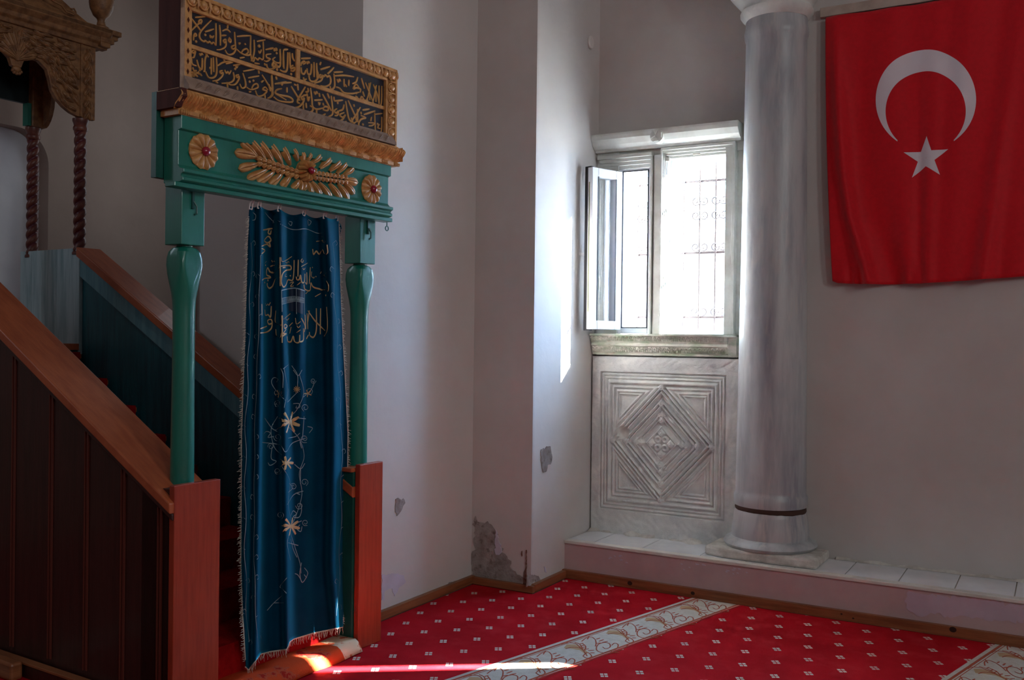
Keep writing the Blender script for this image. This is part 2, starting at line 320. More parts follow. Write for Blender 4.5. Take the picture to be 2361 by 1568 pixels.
# baseboards
def board(name, pts, nrm, h=.05, t=.03, z0=0):
    a, b = np.array(pts[0], float), np.array(pts[1], float); n = np.array(nrm, float)
    c = [a, b, b+n*t, a+n*t]; mb = MB(); mb.add([(p[0], p[1], z0) for p in c]+[(p[0], p[1], h) for p in c], [(3, 2, 1, 0), (4, 5, 6, 7), (0, 1, 5, 4), (1, 2, 6, 5), (2, 3, 7, 6), (3, 0, 4, 7)])
    return mb
board('b', [(WL_X, LEFT_Y), (WL_X, PIER_Y)], (1, 0)).build('baseboard_left', M['pine'], bevel=.003, **ST)
board('b', [(WL_X, PIER_Y), (RET_X+.03, PIER_Y)], (0, -1), .045).build('baseboard_pier', M['pine'], bevel=.003, **ST)
board('b', [(RET_X, PIER_Y), (RET_X, 5.70)], (1, 0)).build('baseboard_return', M['pine'], bevel=.003, **ST)
bb = board('b', [(RET_X, 5.70), (RX1, 5.70)], (0, -1), .055)
def knots(mb):
    for px, py, r in [(1452, 1345, .014), (1597, 1368, .011), (2197, 1452, .015), (1940, 1416, .005), (1967, 1426, .005)]:
        p = ony(px, py, 5.668); ring = [(p[0]+r*1.2*math.cos(k), 5.6695, p[2]+r*math.sin(k)) for k in np.linspace(0, 2*math.pi, 14, endpoint=False)]
        mb.add(ring, [list(range(14))], 1)
knots(bb); bb.build('baseboard_back', [M['pine'], M['knot']], **ST)
# ------------------------------------------------------------------ tiled bench along the window wall
bench = empty('tiled_bench', (0, 5.9, 0), label='low pink-painted masonry bench topped with white tiles along the window wall', category='bench')
BT = .245
MB().box(RET_X+.001, RX1-.002, 5.703, RY1-.002, 0.001, BT-.02).box(RET_X+.001, -1.802, RY1-.002, BAY-.001, 0.001, BT-.02).build('bench_body', M['benchpaint'], bench)
MB().box(RET_X+.001, RX1, 5.69, 5.752, BT-.02, BT+.002).build('curb_strip', M['curb'], bench, bevel=.004)
tl = MB(); tl.box(RET_X+.001, RX1-.002, 5.752, RY1-.002, BT-.02, BT-.006, 1); tl.box(RET_X+.001, -1.802, RY1-.002, BAY-.001, BT-.02, BT-.006, 1)
xs = [RET_X+.006]+[onz(*p, BT)[0] for p in [(1417, 1230), (1530, 1240), (1650, 1260)]]
while xs[-1] < RX1-.4: xs.append(xs[-1]+.29)
for a, b in zip(xs[:-1], xs[1:]):
    tl.box(a+.003, b-.003, 5.757, BAY-.06 if a < -1.8 else RY1-.012, BT-.006, BT)
tl.build('tile_top', [M['tile'], M['grout']], bench)
def z4(*a): return [(1280+x/2.184, 1120+y/2.184) for x, y in a]
fb = lambda x, y: ony(x, y, 5.703)
patch(bench, z4((1770, 540), (1900, 545), (2060, 560), (2361, 600), (2361, 690), (2230, 680), (2060, 655), (1960, 665), (1920, 640), (1830, 655), (1770, 620)), fb, (0, -1, 0), M['lilac'], 'paint_flake', .02, .002)
for k in range(22):
    x = random.choice([(265, 345, 370), (560, 380, 760), (850, 400, 960)]); cx, cy = random.uniform(x[0], x[2]), x[1]+random.uniform(0, 40); w_ = random.uniform(6, 16)
    patch(bench, z4((cx, cy), (cx+w_, cy+3), (cx+w_*1.4, cy+7), (cx+w_*.3, cy+7)), fb, (0, -1, 0), M['flake'], 'paint_chip', .002, .002)
mm = MB()
for side in range(1):
    xs_ = np.linspace(RET_X+.01, -1.86, 40); P = []
    for x in xs_:
        P.append([(x, BAY-.09-.03*math.sin(x*17)-.02*math.sin(x*41), BT+.001), (x, BAY-.065, BT+.03+.008*math.sin(x*29)), (x, BAY-.05, BT+.055)])
    mm.grid(P)
xs_ = np.linspace(-1.2, RX1-.1, 120); P = [[(x, RY1-.02-.006*math.sin(x*23)-.004*math.sin(x*57), BT+.001), (x, RY1-.001, BT+.014+.006*math.sin(x*31))] for x in xs_]
mm.grid(P); mm.build('mortar_line', M['mortar'], bench, smooth=60)
# ------------------------------------------------------------------ marble column
CX, CY = -1.585, 6.03
col = empty('marble_column', (CX, CY, BT), label='tall round grey-veined marble column standing between the window and the red flag', category='column')
shaft = [(.222, .56), (.226, .58), (.226, .625), (.216, .64)]+[(.216-(z-.64)/2.85*.030, z) for z in np.linspace(.66, 3.47, 14)]+[(.194, 3.49), (.197, 3.53), (.19, 3.56), (.186, 3.62)]
MB().lathe(shaft, 56, (CX, CY, 0)).build('shaft', M['marble'], col, smooth=40)
cr_ = MB(); cr_.lathe([(.205, .515), (.215, .53), (.219, .54), (.216, .565)], 56, (CX, CY, 0)); cr_.v = [(x, y, z+.004*math.sin(3.1*math.atan2(y-CY, x-CX)+1)+.003*math.sin(11*math.atan2(y-CY, x-CX))+.002*math.sin(29*math.atan2(y-CY, x-CX))+(.012*math.cos(math.atan2(y-CY, x-CX)+2.2))-.006) for x, y, z in cr_.v]; cr_.build('crack_joint', M['crack'], col, smooth=60)
bp_ = MB(); bp_.lathe([(.236, .36), (.238, .40), (.232, .44), (.224, .50), (.222, .516), (.215, .53)], 56, (CX, CY, 0)); bp_.lathe([(.25, .30), (.275, .305), (.288, .325), (.276, .345), (.245, .362), (.236, .366)], 56, (CX, CY, 0))
bp_.build('base_drum', M['marble'], col, smooth=50)
pl = MB(); pl.prism([(CX-.35, 5.80), (CX-.22, 5.765), (CX+.10, 5.757), (CX+.345, 5.762), (CX+.35, 6.10), (CX-.34, 6.10)], BT, .305, XYZ); pl.build('plinth', M['mortar'], col, bevel=.015)
cap = MB()
def capf(x, y, z, a, r):
    k = 1+.05*max(0, (z-3.70)/.2)*math.cos(4*a)**2+.014*math.sin(a*9+z*8); return x*k, y*k
cap.lathe([(.19, 3.60), (.205, 3.615), (.222, 3.64), (.224, 3.66), (.212, 3.675), (.216, 3.69), (.24, 3.72), (.272, 3.76), (.30, 3.80), (.31, 3.86), (.33, 3.93), (.36, 4.05)], 64, (CX, CY, 0), capf)
cap.box(CX-.4, CX+.4, CY-.4, RY1+.02, 4.05, 4.25); cap.build('capital', M['slab'], col, smooth=40)
# ------------------------------------------------------------------ carved slab, sill
def hgrid(x0, x1, z0, z1, nx, nz, Y, hf, back=.03, gain=1.0):
    X, Z = np.meshgrid(np.linspace(x0, x1, nx), np.linspace(z0, z1, nz), indexing='ij'); h = hf(X, Z)
    mb = MB(); P = np.stack([X, Y-h*gain, Z], -1); mb.grid(P)
    yb = Y+back
    for e in (P[0], P[-1][::-1]): mb.grid(np.stack([e, np.stack([e[:, 0], np.full(len(e), yb), e[:, 2]], -1)], 0))
    for e in (P[:, 0][::-1], P[:, -1]): mb.grid(np.stack([e, np.stack([e[:, 0], np.full(len(e), yb), e[:, 2]], -1)], 0))
    return mb
def ridge(d, c, w): return np.clip(1-((d-c)/w)**2, 0, None)**.5
SCX, SCZ, SA, SB = -2.347, .885, .448, .478
def slab_h(X, Z):
    u, v = (X-SCX)/SA, (Z-SCZ)/SB; au, av = np.abs(u), np.abs(v); e = np.maximum(au, av)
    h = np.full_like(X, .022)
    inr = e < 1.0; h = np.where(inr, .010, h)
    for c, w, a in ((.965, .022, .012), (.915, .020, .011), (.855, .030, .014)): h = np.maximum(h, np.where(inr, .006+a*ridge(e, c, w), 0))
    fld = e < .82; d = (au+av)/.83
    hf = np.full_like(X, .004)
    # corner triangles: nested mouldings
    t = np.minimum(.82-e, (d-1.0)*.83/1.414)
    tri = (d > 1.0)
    ht = np.full_like(X, .006)
    for c, w, a in ((.035, .022, .012), (.095, .02, .010), (.135, .014, .010)): ht = np.maximum(ht, .003+a*ridge(t, c, w))
    ht = np.where(t > .16, .005, ht)
    for c, w, a in ((.965, .032, .018), (.875, .034, .018), (.735, .034, .017), (.65, .028, .015), (.515, .03, .015), (.44, .022, .012), (.285, .02, .011)): hf = np.maximum(hf, .002+a*ridge(d, c, w))
    hf = np.where(d < .25, .003, hf)
    for dx in (-1, 1):
        for dz in (-1, 1):
            rr = np.hypot(u-dx*.058, v-dz*.058); hf = np.maximum(hf, np.where(rr < .06, .003+.012*ridge(rr, .036, .022), 0))
    f = np.where(tri, ht, hf); h = np.where(fld, f, h)
    for k in (.15, .33, .40, .57, .795):
        for sx, sz in ((k, 0), (-k, 0), (0, k), (0, -k)):
            q = (np.abs(u-sx)+np.abs(v-sz)); h = np.maximum(h, np.where(q < .075, .006+.016*(1-q/.075)**.5, 0))
            q2 = np.hypot(u-sx, v-sz); h = np.maximum(h, np.where(q2 < .04, .019, 0))
    hx, hz = ony(1437, 998, 6.1)[[0, 2]]; q = np.hypot(X-hx, Z-hz); h = np.where(q < .048, -.012+.02*(q/.048)**6, h)
    wear = (np.sin(X*61+np.sin(Z*37)*2)*np.sin(Z*53+np.sin(X*29)*2)); h = h+.0012*wear*(h > .012)+RNG.normal(0, .0003, X.shape)
    return h
hgrid(RET_X+.012, -1.80, BT+.001, 1.47, 330, 360, 6.12, slab_h, .035, 1.7).build('carved_marble_slab', M['slab'], smooth=180, label='grey marble relief slab carved with nested diamonds set below the window', category='marble slab')
def sill_h(X, Z):
    t = (Z-1.482)/.143
    h = np.interp(t, [0, .10, .14, .42, .46, .58, .64, .70, .92, .96, 1], [.012, .012, .020, .032, .040, .030, .038, .044, .052, .060, .060])
    for lo, hi, per in ((.14, .42, .031), (.68, .93, .029)):
        m = (t > lo) & (t < hi) & (X < -1.905); k = (t-lo)/(hi-lo); ph = ((X-RET_X)/per) % 1-.5
        arc = np.hypot(ph*1.7, (k-.15)*.95); pat = np.where(arc < .34, .006, 0)+np.where((arc > .5) & (arc < .72), .006, 0)+np.where((np.abs(np.abs(ph)-.5) < .10) & (k < .6), .003, 0)
        h = h+np.where(m, pat-.006, 0)
    h = np.where((X > -1.885), .026+0*h, h); h = h+RNG.normal(0, .0004, X.shape)
    return h
sl = hgrid(RET_X+.006, -1.83, 1.482, 1.625, 560, 60, 6.10, sill_h, .09)
sl.box(RET_X+.006, -1.83, 6.035, 6.30, 1.612, 1.628)
sl.build('carved_window_sill', M['green_stone'], smooth=180, label='green-stained stone sill carved with two leaf rows under the window', category='window sill')
# ------------------------------------------------------------------ window
win = empty('window_1', (-2.35, 6.16, 1.625), **ST)
WY = 6.20
st = MB()
st.box(RET_X+.002, -2.70, 6.135, 6.28, 1.628, 2.90); st.box(-1.93, -1.885, 6.115, 6.26, 1.628, 2.90); st.box(-1.885, -1.815, 6.158, 6.26, 1.628, 2.90)
st.box(-2.455, -2.345, 6.14, 6.36, 1.628, 2.84); st.box(-2.43, -2.372, 6.115, 6.14, 1.628, 2.85)
st.box(RET_X+.002, -1.815, 6.145, 6.30, 2.835, 2.895)
for k in range(4):
    st.box(-2.85+.01*k, -2.44+.0*k, 6.10+.014*k, 6.16+.014*k, 2.87-.024*(k+1), 2.872-.024*k)
    st.box(-2.375+.012*k, -1.862-.014*k, 6.10+.014*k, 6.16+.014*k, 2.89-.018*(k+1), 2.892-.018*k)
    st.box(-1.880-.014*k, -1.862-.014*k, 6.10+.014*k, 6.16+.014*k, 1.628, 2.88)
    st.box(-2.378+.008*k, -2.366+.008*k, 6.10+.014*k, 6.16+.014*k, 1.628, 2.88)
    st.box(-2.452-.006*k, -2.436-.006*k, 6.10+.014*k, 6.16+.014*k, 1.628, 2.82)
st.build('stone_frame', M['window_stone'], win, bevel=.003)
cn = MB(); prof = [(6.155, 2.895), (6.105, 2.895), (6.10, 2.91), (6.085, 2.915), (6.06, 2.935), (6.035, 2.97), (6.03, 2.995), (6.03, 3.01), (6.155, 3.01)]
cn.prism(prof, RET_X+.002, -1.826, YZ); cn.build('cornice', M['window_stone'], win, bevel=.002)
md = MB(); mc = ony(1517, 315, 6.05)
def disc(mb, c, r, y0, y1, n=24, mat=0): mb.prism([(c[0]+r*math.cos(k), c[2]+r*math.sin(k)) for k in np.linspace(0, 2*math.pi, n, endpoint=False)], y0, y1, XZ, mat)
disc(md, mc, .046, 6.022, 6.10)
for k in range(4):
    a = k*math.pi/2; d = np.array([math.cos(a), math.sin(a)]); e = np.array([-d[1], d[0]]); c = mc[[0, 2]]
    md.prism([tuple(c+d*.006), tuple(c+d*.038+e*.017), tuple(c+d*.038-e*.017)][::1], 6.008, 6.023, XZ)
md.build('cross_medallion', M['window_stone'], win)
def frame(mb, x0, x1, y0, y1, z0, z1, w_, mat=0):
    mb.box(x0, x0+w_, y0, y1, z0, z1, mat); mb.box(x1-w_, x1, y0, y1, z0, z1, mat); mb.box(x0+w_, x1-w_, y0, y1, z0, z0+w_, mat); mb.box(x0+w_, x1-w_, y0, y1, z1-w_, z1, mat)
fm = MB(); frame(fm, -2.715, -2.44, 6.155, 6.215, 1.63, 2.80, .042); fx = fm.build('sash_frame', M['pvc'], win, bevel=.004)
sl2 = MB(); frame(sl2, -2.675, -2.48, 6.150, 6.156, 1.668, 2.762, .008); sl2.build('seal', M['rubber'], fx)
fm = MB(); frame(fm, -2.35, -1.93, 6.205, 6.245, 1.628, 2.86, .024); fx2 = fm.build('sash_frame', M['pvc'], win, bevel=.004)
pn = MB(); pn.box(-2.33, -1.95, 6.222, 6.226, 1.65, 2.84); pn.build('pane', M['glass'], fx2)
lt = MB()
for px, py in [(1537, 368), (1607, 353)]: p = ony(px, py, 6.14); lt.box(p[0]-.025, p[0]+.025, 6.13, 6.16, p[2]-.012, p[2]+.012)
lt.build('latch_plate', M['mortar'], win)
# open casement: hinged at the left jamb and swung into the room
hx, hy = -2.700, 6.145; ex, ey = -2.795, 5.865
cd = np.array([ex-hx, ey-hy]); cl = np.linalg.norm(cd); cd /= cl; cnrm = np.array([-cd[1], cd[0]])
def CS(t, n, z): return (hx+cd[0]*t+cnrm[0]*n, hy+cd[1]*t+cnrm[1]*n, z)
def cbox(mb, t0, t1, n0, n1, z0, z1, mat=0):
    v = [CS(t, n, z) for z in (z0, z1) for n in (n0, n1) for t in (t0, t1)]
    mb.add(v, [(0, 2, 3, 1), (4, 5, 7, 6), (0, 1, 5, 4), (2, 6, 7, 3), (0, 4, 6, 2), (1, 3, 7, 5)], mat)
cz0, cz1 = 1.655, 2.755; cm = MB(); w_ = .06
for t0, t1, a, b in ((0, w_, cz0, cz1), (cl-w_, cl, cz0, cz1), (w_, cl-w_, cz0, cz0+w_), (w_, cl-w_, cz1-w_, cz1)): cbox(cm, t0, t1, -.03, .03, a, b)
cas = cm.build('casement', M['pvc'], win, bevel=.004)
cm = MB(); cbox(cm, w_-.004, cl-w_+.004, -.004, .004, cz0+w_-.004, cz1-w_+.004); cm.build('pane', M['glass'], cas)
cm = MB()
for n in (-.031, .031):
    for t0, t1, a, b in ((w_-.006, w_+.002, cz0+w_, cz1-w_), (cl-w_-.002, cl-w_+.006, cz0+w_, cz1-w_)): cbox(cm, t0, t1, n-.002, n+.002, a, b)
cbox(cm, cl, cl+.006, -.034, -.012, cz0-.004, cz1+.004); cbox(cm, cl-.02, cl+.006, -.034, .02, cz0-.008, cz0); cbox(cm, cl-.02, cl+.006, -.034, .02, cz1, cz1+.006)
cm.build('seal', M['rubber'], cas)
cm = MB(); cbox(cm, cl, cl+.003, -.002, .006, cz0+.12, cz1-.10); cm.build('lock_strip', M['brass'], cas)
cm = MB(); zc = 2.17; cbox(cm, cl-.05, cl-.025, -.05, -.03, zc-.03, zc+.03); cbox(cm, cl-.045, cl-.03, -.075, -.05, zc-.008, zc+.008); cbox(cm, cl-.045, cl+.06, -.085, -.07, zc-.01, zc+.01); cm.build('handle', M['white_plastic'], cas, bevel=.003)
# second window, beside the flag beyond the frame: shutters left ajar let the sun strip in
w2 = empty('window_2', (.83, 6.2, 1.56), **ST)
GAP0, GAP1 = .705, .835
for a, b, c, d in ((.08, .385, 1.56, 2.75), (.385, .395, 1.56, 2.75), (.395, .435, 1.56, 2.03), (.395, .435, 2.24, 2.75), (.435, .455, 1.56, 2.75), (.455, GAP0, 1.56, 2.75), (GAP1, 1.25, 1.56, 2.75), (GAP0, GAP1, 2.21, 2.75)): MB().box(a, b, RY1+.02, RY1+.045, c, d).build('shutter', M['shutter'], w2)
# wrought iron grille outside window_1
gr = empty('window_grille', (-2.3, 6.42, 1.6), label='pale iron scrollwork grille outside the bright window', category='window grille')
for x in np.arange(-2.78, -1.85, .115): MB().box(x-.005, x+.005, 6.415, 6.425, 1.55, 2.95).build('bar', M['iron'], gr)
for z in (1.75, 2.2, 2.7): MB().box(-2.85, -1.82, 6.425, 6.433, z-.008, z+.008).build('cross_rail', M['iron'], gr)
def spiral(c, r, turns, a0_, sgn=1, n=26):
    return [(c[0]+sgn*r*(1-.75*t)*math.cos(a0_+turns*2*math.pi*t), 6.41, c[1]+r*(1-.75*t)*math.sin(a0_+turns*2*math.pi*t)) for t in np.linspace(0, 1, n)]
for x in (-2.61, -2.5, -2.2, -2.06):
    for z in (1.79, 2.24, 2.46, 2.56):
        for sg in (-1, 1): MB().tube(spiral((x+sg*.03, z), .034, 1.3, math.pi, sg), .005, 5).build('scroll', M['iron'], gr, smooth=60)
# outside
MB().box(-14, 14, 6.5, 30, -.6, -.5).build('ground', M['ground'], **ST)
hs = empty('neighbour_house', (-6, 17, -.5), label='pale rendered house wall glimpsed through the bright window', category='house')
hb = MB(); hb.box(-14, 3, 17, 24, -.5, 2.6); hb.build('house_wall', M['house'], hs)
rf = MB(); rf.prism([(16.7, 2.6), (24.3, 2.6), (20.5, 4.0)], -14.3, 3.3, YZ); rf.build('roof', M['shutter'], hs)
# ------------------------------------------------------------------ wall knob
kp = onx(1359, 98, RET_X)
kb = MB(); kb.prism([(kp[1]+.035*math.cos(k), kp[2]+.045*math.sin(k)) for k in np.linspace(0, 2*math.pi, 20, endpoint=False)], RET_X, RET_X+.02, YZ)
kb.build('wall_cover', M['white_plastic'], bevel=.006, label='small white oval cover plate high on the wall left of the window', category='cover plate')
# ------------------------------------------------------------------ flag
FY = 6.08
def ffold(x, y):
    v = np.clip((y-40)/610, 0, 1); o = 0.0
    def rg(c, w, a): return a*np.exp(-((x-c)/w)**2)
    cA = np.interp(y, [40, 180, 400, 500, 600, 655], [1925, 1932, 1948, 1962, 1992, 2010])
    o += rg(cA, 15, .020*min(1, v*2+.1)); o -= rg(cA+55, 34, .014*v)
    o += rg(np.interp(y, [40, 655], [2060, 2090]), 26, .010*v); o += rg(2138+28*max(0, 1-v), 20, .010*v)-rg(2120, 12, .006*v)
    o += rg(np.interp(y, [0, 655], [2350, 2265]), 24, .016*v+.004); o += rg(np.interp(y, [0, 655], [2230, 2180]), 30, .008)
    o += .0025*math.sin(x/17+y/240)*(1-.4*v)
    if y > 600: o += .004*math.sin(x/6.0+2*math.sin(x/21))*(y-600)/55*math.exp(-((x-2010)/130)**2)
    return o*3.0
def fpt(x, y, out=0): p = ony(x, y, FY); return np.array([p[0], min(FY-ffold(x, y), 6.121)-out, p[2]])
flag = empty('flag', (-.72, 6.11, 3.6), label='red flag with white crescent and star hanging on the wall beside the column', category='flag')
tx = lambda u: 1903+u*497
P = []
for u in np.linspace(0, 1, 150):
    row = []
    for v in np.linspace(0, 1, 70):
        xt = 1903+u*497; yt = 40-u*71.8+3*math.sin(u*40)*0
        xb = np.interp(u, [0, .04, .5, 1], [1919, 1936, 2150, 2402]); yb = np.interp(u, [0, .03, .2, .45, .7, 1], [648, 653, 656, 654, 646, 634])
        k = v; x = xt+(xb-xt)*(k**1.3)+(-3*math.sin(math.pi*v) if u < .02 else 0); y = yt+(yb-yt)*v; row.append(fpt(x, y))
    P.append(row)
mb = MB(); mb.grid(P); fo = mb.build('cloth', M['flag'], flag, smooth=180)
sd = fo.modifiers.new('thick', 'SOLIDIFY'); sd.thickness = .0015
mb = MB(); P = []
th0 = math.pi*.5-.0
ti, to = math.atan2(66, 65), math.atan2(96, 65)
for k in np.linspace(0, 1, 90):
    ao = to+(2*math.pi-0)*0; A0, A1 = math.pi-to, 2*math.pi+to; B0, B1 = math.pi-ti, 2*math.pi+ti
    a = A0+(A1-A0)*k; b = B0+(B1-B0)*k
    o = np.array([2135+116*math.cos(a), 231+116*math.sin(a)]); i = np.array([2135+92.5*math.cos(b), 258+93*math.sin(b)])
    P.append([fpt(*(o+(i-o)*t), .003) for t in np.linspace(0, 1, 5)])
mb.grid(P); mb.build('crescent', M['flag_white'], flag, smooth=180)
so = np.array([(2137, 315), (2187, 345), (2168, 404), (2103, 410), (2084, 352)], float); sc = so.mean(0)
si = [sc+(sc-so[(k+3) % 5])*.382 for k in range(5)]; ring = []
for k in range(5): ring += [so[k], si[k]]
mb = MB(); dens = []
for k in range(10):
    for t in np.linspace(0, 1, 6, endpoint=False): dens.append(ring[k]+(ring[(k+1) % 10]-ring[k])*t)
mb.grid([[fpt(*(sc+(p-sc)*q), .003) for p in dens] for q in np.linspace(.02, 1, 8)], cv=True); mb.build('star', M['flag_white'], flag, smooth=180)
a, b = ony(1893, 36, 6.12), ony(2420, -42, 6.12)
MB().box(a[0], b[0], 6.085, 6.127, 3.605, 3.665).build('batten', M['batten'], flag, bevel=.004)
# ------------------------------------------------------------------ carpet
e1 = np.array([math.cos(BA), -math.sin(BA)]); e2 = np.array([math.sin(BA), math.cos(BA)])
plan = [(-7.0+.06, -4.95), (RX1-.02, -4.95), (RX1-.02, 5.665), (RET_X+.035, 5.665), (RET_X+.035, PIER_Y-.035), (WL_X+.035, PIER_Y-.035), (WL_X+.035, LEFT_Y-.02), (-4.6, LEFT_Y-.02), (-4.6, 6.1), (-6.94, 6.1)]
cp = MB(); cp.prism(plan, -.010, 0, XYZ)
carpet = cp.build('prayer_carpet', M['carpet'], origin=(0, 0, 0), label='red fitted prayer carpet with white square marks and cream scroll bands', category='carpet')
def w2d(p, q, z=0): v = e1*p+e2*q; return np.array([v[0], v[1], z])
def z6(*a): return [(900+x/2.951, 1280+y/2.951) for x, y in a]
motif = [z6(*s) for s in [
    [(1340, 690), (1300, 640), (1240, 630), (1190, 640)], [(1300, 640), (1260, 605), (1200, 600), (1160, 612)], [(1310, 645), (1290, 610), (1255, 596)], [(1320, 655), (1330, 625), (1310, 606)],
    [(1310, 690), (1340, 665), (1370, 690), (1340, 705), (1310, 690)], [(1340, 705), (1300, 740), (1230, 772), (1150, 790)],
    [(1500, 655), (1450, 668), (1405, 650), (1410, 615), (1450, 598), (1490, 605), (1495, 628), (1465, 640), (1445, 628)], [(1500, 655), (1540, 640), (1550, 612), (1525, 602), (1505, 618)], [(1350, 712), (1400, 688), (1500, 655)], [(1500, 655), (1520, 665), (1560, 668)],
    [(1300, 592), (1330, 568), (1370, 560), (1395, 578)], [(1340, 577), (1352, 555)], [(1395, 578), (1400, 600), (1395, 625)]]]
tick = [z6(*s) for s in [[(1300, 632), (1325, 628)], [(1318, 645), (1350, 640)], [(1345, 652), (1385, 650)], [(1360, 668), (1390, 668)], [(1400, 575), (1425, 568)], [(1418, 590), (1450, 578)], [(1440, 598), (1478, 590)], [(1290, 606), (1312, 602)], [(1300, 620), (1318, 616)], [(1400, 605), (1430, 600)]]]
def pq(pt): w = onz(*pt)[:2]; return np.array([w@e1, w@e2])
motif_pq = [np.array([pq(p) for p in s]) for s in motif]; tick_pq = [np.array([pq(p) for p in s]) for s in tick]
fan_pq = np.array([pq(p) for p in z6((1330, 680), (1290, 650), (1235, 640), (1180, 635), (1200, 610), (1250, 610), (1290, 620), (1322, 640), (1345, 668))])
PB, PE, PER = -3.307, -3.008, .3455
UP = np.array([0, 0, 1.])
for k, (lo_y, hi_y) in zip((-1, 0, 1, 2), ((-4.9, 2.6), (-4.9, 5.66), (-4.9, 5.66), (-4.9, 5.66))):
    sh = 1.617*k; p0, p1 = PB+sh, PE+sh; qe = lambda p, y: (y+p*math.sin(BA))/math.cos(BA)
    mb = MB()
    def strip(a, b, z, m, mb=mb):
        v = [w2d(a, qe(a, lo_y), z), w2d(b, qe(b, lo_y), z), w2d(b, qe(b, hi_y), z), w2d(a, qe(a, hi_y), z)]
        mb.add(v+[(x, y, 0) for x, y, _ in v], [(0, 1, 2, 3), (0, 4, 5, 1), (1, 5, 6, 2), (2, 6, 7, 3), (3, 7, 4, 0)], m)
    strip(p0, p1, .0015, 0); strip(p0+.022, p0+.036, .0022, 1); strip(p0+.044, p0+.048, .0022, 1); strip(p1-.03, p1-.018, .0022, 1); strip(p1-.012, p1-.0, .0022, 3)
    bend = lambda P_: (lambda a, b: (w2d(a+sh, b, .0022), UP))
    if k < 2:
        for n in range(-2, 7) if k >= 0 else range(-6, 0):
            off = n*PER+(.13*k)
            lim = qe(p0, hi_y)-.08 if hi_y > 3 else qe(p0, hi_y)-.05
            fn = lambda a, b, off=off: (w2d(a+sh, b+off, .0022), UP)
            if fan_pq[:, 1].max()+off < lim and fan_pq[:, 1].min()+off > 2.0:
                mb.add([fn(*q)[0] for q in fan_pq], [list(range(len(fan_pq)))[::-1]], 2)
                for s in motif_pq: stroke(mb, s, .0065, fn, .001, 4, .8, 1)
                for s in tick_pq: stroke(mb, s, .010, fn, .001, 3, .5, 1)
    mb.build('border_band', [M['cream'], M['band_line'], M['band_tan'], M['band_pink']], carpet)
# ------------------------------------------------------------------ minbar
mi = empty('minbar', tuple(MP), math.pi/2-MA, local=True, label='tall wooden pulpit stair with green gate posts and gilded inscription panel', category='pulpit')
WZ = lambda a, b, c: (c, a, b)       # polygon in (w,z), extruded along s
SZ = lambda a, b, c: (a, c, b)       # polygon in (s,z), extruded along w
def rl(w): return .906+.56*w
def rr_(w): return .825+.553*w
# side panels
MB().prism([(.03, 0), (.03, rl(.03)-.05), (2.40, rl(2.4)-.05), (3.12, rl(2.4)-.05), (3.12, 0)], -1.300, -1.255, WZ).build('side_panel', M['dark_wood'], mi)
sp_ = None
gv = MB()
for w_ in (.09, .335, .595, .865, 1.17, 1.46, 1.75, 2.05, 2.35):
    gv.box(-1.306, -1.299, w_-.006, w_+.006, .10, rl(w_)-.08, 0); gv.box(-1.309, -1.299, w_+.014, w_+.020, .10, rl(w_)-.08, 0)
gv.build('plank_bead', M['groove'], mi)
MB().prism([(.03, 0), (.03, rr_(.03)-.05), (2.40, rr_(2.4)-.05), (3.12, rr_(2.4)-.05), (3.12, 0)], -.125, -.06, WZ).build('side_panel', M['teal'], mi)
MB().prism([(.03, 0), (.03, rl(.03)-.05), (2.40, rl(2.4)-.05), (3.12, rl(2.4)-.05), (3.12, 0)], -1.254, -1.235, WZ).build('inner_panel', M['teal'], mi)
# rim frame of the inner panel on the window side and the upright planks of the landing
MB().prism([(.2, rr_(.2)-.07), (2.44, rr_(2.44)-.07), (2.44, rr_(2.44)-.22), (.2, rr_(.2)-.22)], -.15, -.126, WZ).build('panel_rim', M['teal_mid'], mi, bevel=.004)
for a, b in ((2.445, 2.70), (2.704, 2.86), (2.864, 2.985), (2.989, 3.12)):
    MB().box(-.15, -.06, a, b, 1.45, rr_(2.40)-.012).build('landing_plank', M['teal_pale'], mi, bevel=.003)
MB().box(-1.235, -.15, 3.08, 3.12, 0, 1.50).build('landing_back', M['teal'], mi)
# handrails
MB().prism([(.0, rl(0)-.045), (.0, rl(0)), (2.42, rl(2.42)), (3.13, rl(2.42)), (3.13, rl(2.42)-.05), (2.42, rl(2.42)-.055)], -1.335, -1.085, WZ).build('handrail', M['orange_wood'], mi, bevel=.006)
MB().prism([(.0, rl(0)-.075), (.0, rl(0)-.045), (2.42, rl(2.42)-.045), (2.42, rl(2.42)-.085)], -1.322, -1.26, WZ).build('rail_moulding', M['dark_wood'], mi, bevel=.006)
MB().prism([(.03, rr_(0)-.055), (.03, rr_(0)), (2.40, rr_(2.38)), (2.40, rr_(2.38)-.06)], -.205, -.03, WZ).build('handrail', M['orange_wood'], mi, bevel=.006)
# steps and landing
for i in range(9):
    w0 = .16+.285*i; zt = .19+.158*i
    s_ = MB(); s_.box(-1.235, -.15, w0, min(w0+.31, 2.44), 0 if i == 0 else zt-.22, zt-.03); s_.box(-1.235, -.15, w0-.03, min(w0+.31, 2.44), zt-.03, zt); s_.build('step', M['orange_wood'], mi, bevel=.003)
MB().box(-1.235, -.15, 2.44, 3.08, 1.48, 1.52).build('landing', M['orange_wood'], mi)
MB().box(-1.345, -1.31, .02, 3.12, 0.001, .062).build('foot_board', M['dark_wood'], mi)
MB().box(-1.352, -1.311, .02, 3.12, .062, .074).build('foot_lit_edge', M['pine'], mi, bevel=.002)  # pale strip stands in for light along the foot board's top edge
MB().box(-1.075, -.19, .0, .155, 0.001, .045).build('threshold', M['dark_wood'], mi, bevel=.006)
